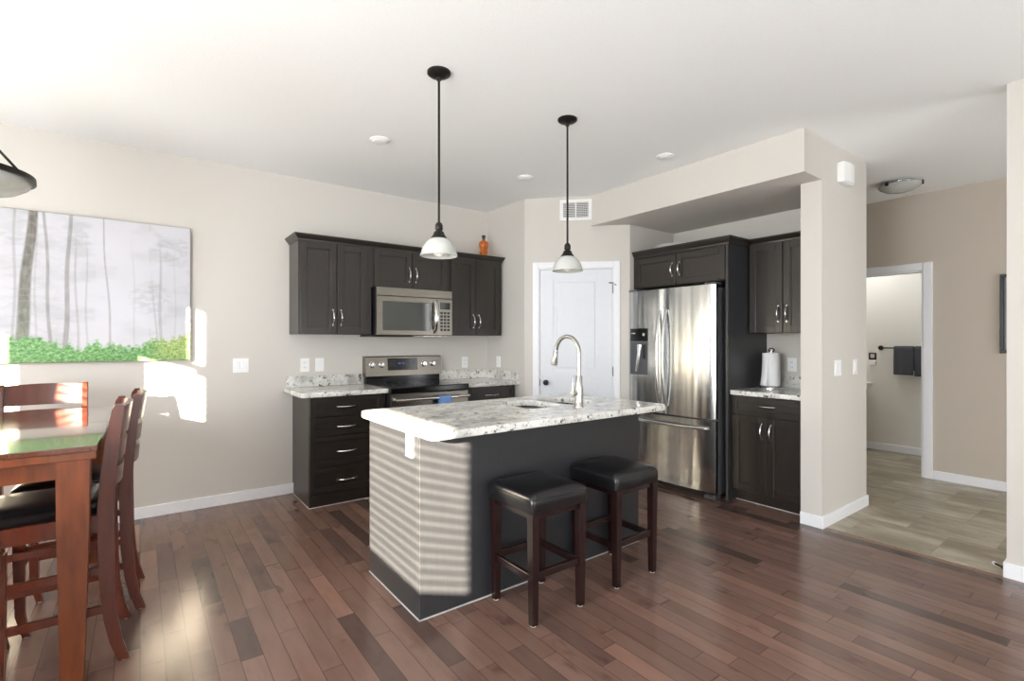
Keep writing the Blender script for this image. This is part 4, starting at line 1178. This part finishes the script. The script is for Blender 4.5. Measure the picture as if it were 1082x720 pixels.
def make_chair(label, loc, rz):
    """local: faces -x?  back at +x side, seat extends to -x. width along y"""
    t = thing('dining_chair', label, 'chair', loc, rz, 'counter-height dining chairs')
    hw = 0.19
    # sabre rear posts
    prof = [(0.055, 0.0), (0.030, 0.08), (0.012, 0.18), (0.002, 0.32), (-0.002, 0.50), (-0.004, 0.62), (0.004, 0.75), (0.018, 0.90), (0.036, 1.03), (0.040, 1.052)]
    wid = [0.019, 0.021, 0.023, 0.025, 0.026, 0.027, 0.026, 0.024, 0.020, 0.011]
    for s in (-1, 1):
        b = BM(); rings = []
        for (x, z), w_ in zip(prof, wid):
            rings.append([Vector((x+a*w_, s*hw+c*0.0145, z+0.003)) for a, c in ((-1, -1), (1, -1), (1, 1), (-1, 1))])
        loft(b, rings, True, True, False); bmesh.ops.bevel(b, geom=[e for e in b.edges if abs(e.verts[0].co.z-e.verts[1].co.z) > 0.015], offset=0.004, segments=2, affect='EDGES')
        lg = autosmooth(obj('leg', b, 'chairwood', t), 35)
        b = BM(); lathe(b, [(0, 0), (0.011, 0), (0.011, 0.004), (0, 0.004)], (0.055, s*hw, 0), 10); obj('foot_glide', b, 'plastic', lg)
    for s in (-1, 1):
        b = BM(); rings = []
        for x, z, w_ in ((-0.352, 0.0, 0.013), (-0.372, 0.10, 0.016), (-0.376, 0.35, 0.019), (-0.374, 0.60, 0.020)):
            rings.append([Vector((x+a*w_, s*(hw-0.004)+c*w_, z+0.003)) for a, c in ((-1, -1), (1, -1), (1, 1), (-1, 1))])
        loft(b, rings, True, True, False); lg = obj('leg', b, 'chairwood', t)
        b = BM(); lathe(b, [(0, 0), (0.011, 0), (0.011, 0.004), (0, 0.004)], (-0.352, s*(hw-0.004), 0), 10); obj('foot_glide', b, 'plastic', lg)
    b = BM()
    for s in (-1, 1): box(b, -0.36, -0.01, s*(hw-0.004)-0.011, s*(hw-0.004)+0.011, 0.545, 0.612)
    box(b, -0.383, -0.361, -hw+0.02, hw-0.02, 0.545, 0.612); box(b, -0.018, 0.004, -hw+0.012, hw-0.012, 0.545, 0.612)
    obj('seat_frame', b, 'chairwood', t)
    for s in (-1, 1):
        for z in (0.225, 0.385):
            b = BM(); box(b, -0.365, 0.0, s*(hw-0.004)-0.009, s*(hw-0.004)+0.009, z-0.016, z+0.016, 0.002); obj('stretcher', b, 'chairwood', t)
    b = BM(); box(b, -0.383, -0.365, -hw+0.01, hw-0.01, 0.285, 0.320, 0.002); obj('stretcher', b, 'chairwood', t)
    b = BM(); box(b, -0.010, 0.010, -hw+0.01, hw-0.01, 0.285, 0.315, 0.002); obj('stretcher', b, 'chairwood', t)
    # cushion
    b = BM(); rings = []
    for ins, z, r in ((0.012, 0.606, 0.02), (0.0, 0.614, 0.03), (-0.004, 0.635, 0.035), (0.0, 0.652, 0.04), (0.02, 0.664, 0.05), (0.06, 0.672, 0.06), (0.12, 0.675, 0.05)):
        rings.append([Vector((x, y, z)) for x, y in rrect(-0.405+ins, -0.012-ins*0.6, -0.193+ins, 0.193-ins, r, 6)])
    loft(b, rings, True, True)
    for v in b.verts:
        if v.co.x > -0.05 and abs(v.co.y) > 0.16: v.co.y *= 0.84
    autosmooth(obj('seat_cushion', b, 'leather', t), 50)
    # slats of the back (curved)
    def px(z):
        for (x0, z0), (x1, z1) in zip(prof, prof[1:]):
            if z0 <= z <= z1: return x0+(x1-x0)*(z-z0)/(z1-z0)
        return prof[-1][0]
    for z0, z1 in ((0.925, 1.045), (0.820, 0.895), (0.715, 0.790)):
        b = BM(); rings = []
        for i in range(11):
            y = -hw+0.012+(2*hw-0.024)*i/10; u = i/10*2-1
            bow = 0.010+0.026*(1-u*u); rise = 0.008*(1-u*u) if z1 > 1 else 0
            a, c = px(z0)+bow, px(z1)+bow
            rings.append([Vector((a-0.009, y, z0)), Vector((a+0.009, y, z0)), Vector((c+0.009, y, z1+rise)), Vector((c-0.009, y, z1+rise))])
        loft(b, rings, True, True, False); autosmooth(obj('back_slat', b, 'chairwood', t), 40)
    return t
# back-post feet are at x = loc.x+0.055 in the chair's own frame
c1 = make_chair('leather-seated dining chair right of the table, nearest the table leg', (-0.108, 2.803, 0), 0)
c2 = copy_tree(c1); c2.location = (-0.052, 3.252, 0); c2['label'] = 'leather-seated dining chair right of the table, nearer the kitchen wall'
c3 = copy_tree(c1); c3.location = (-0.470, 4.135, 0); c3.rotation_euler = (0, 0, PI/2); c3['label'] = 'dining chair at the far end of the table below the picture'
c4 = copy_tree(c1); c4.location = (-0.565, 1.975, 0); c4.rotation_euler = (0, 0, -PI/2); c4['label'] = 'dining chair at the near end of the table, cut off by the left edge'
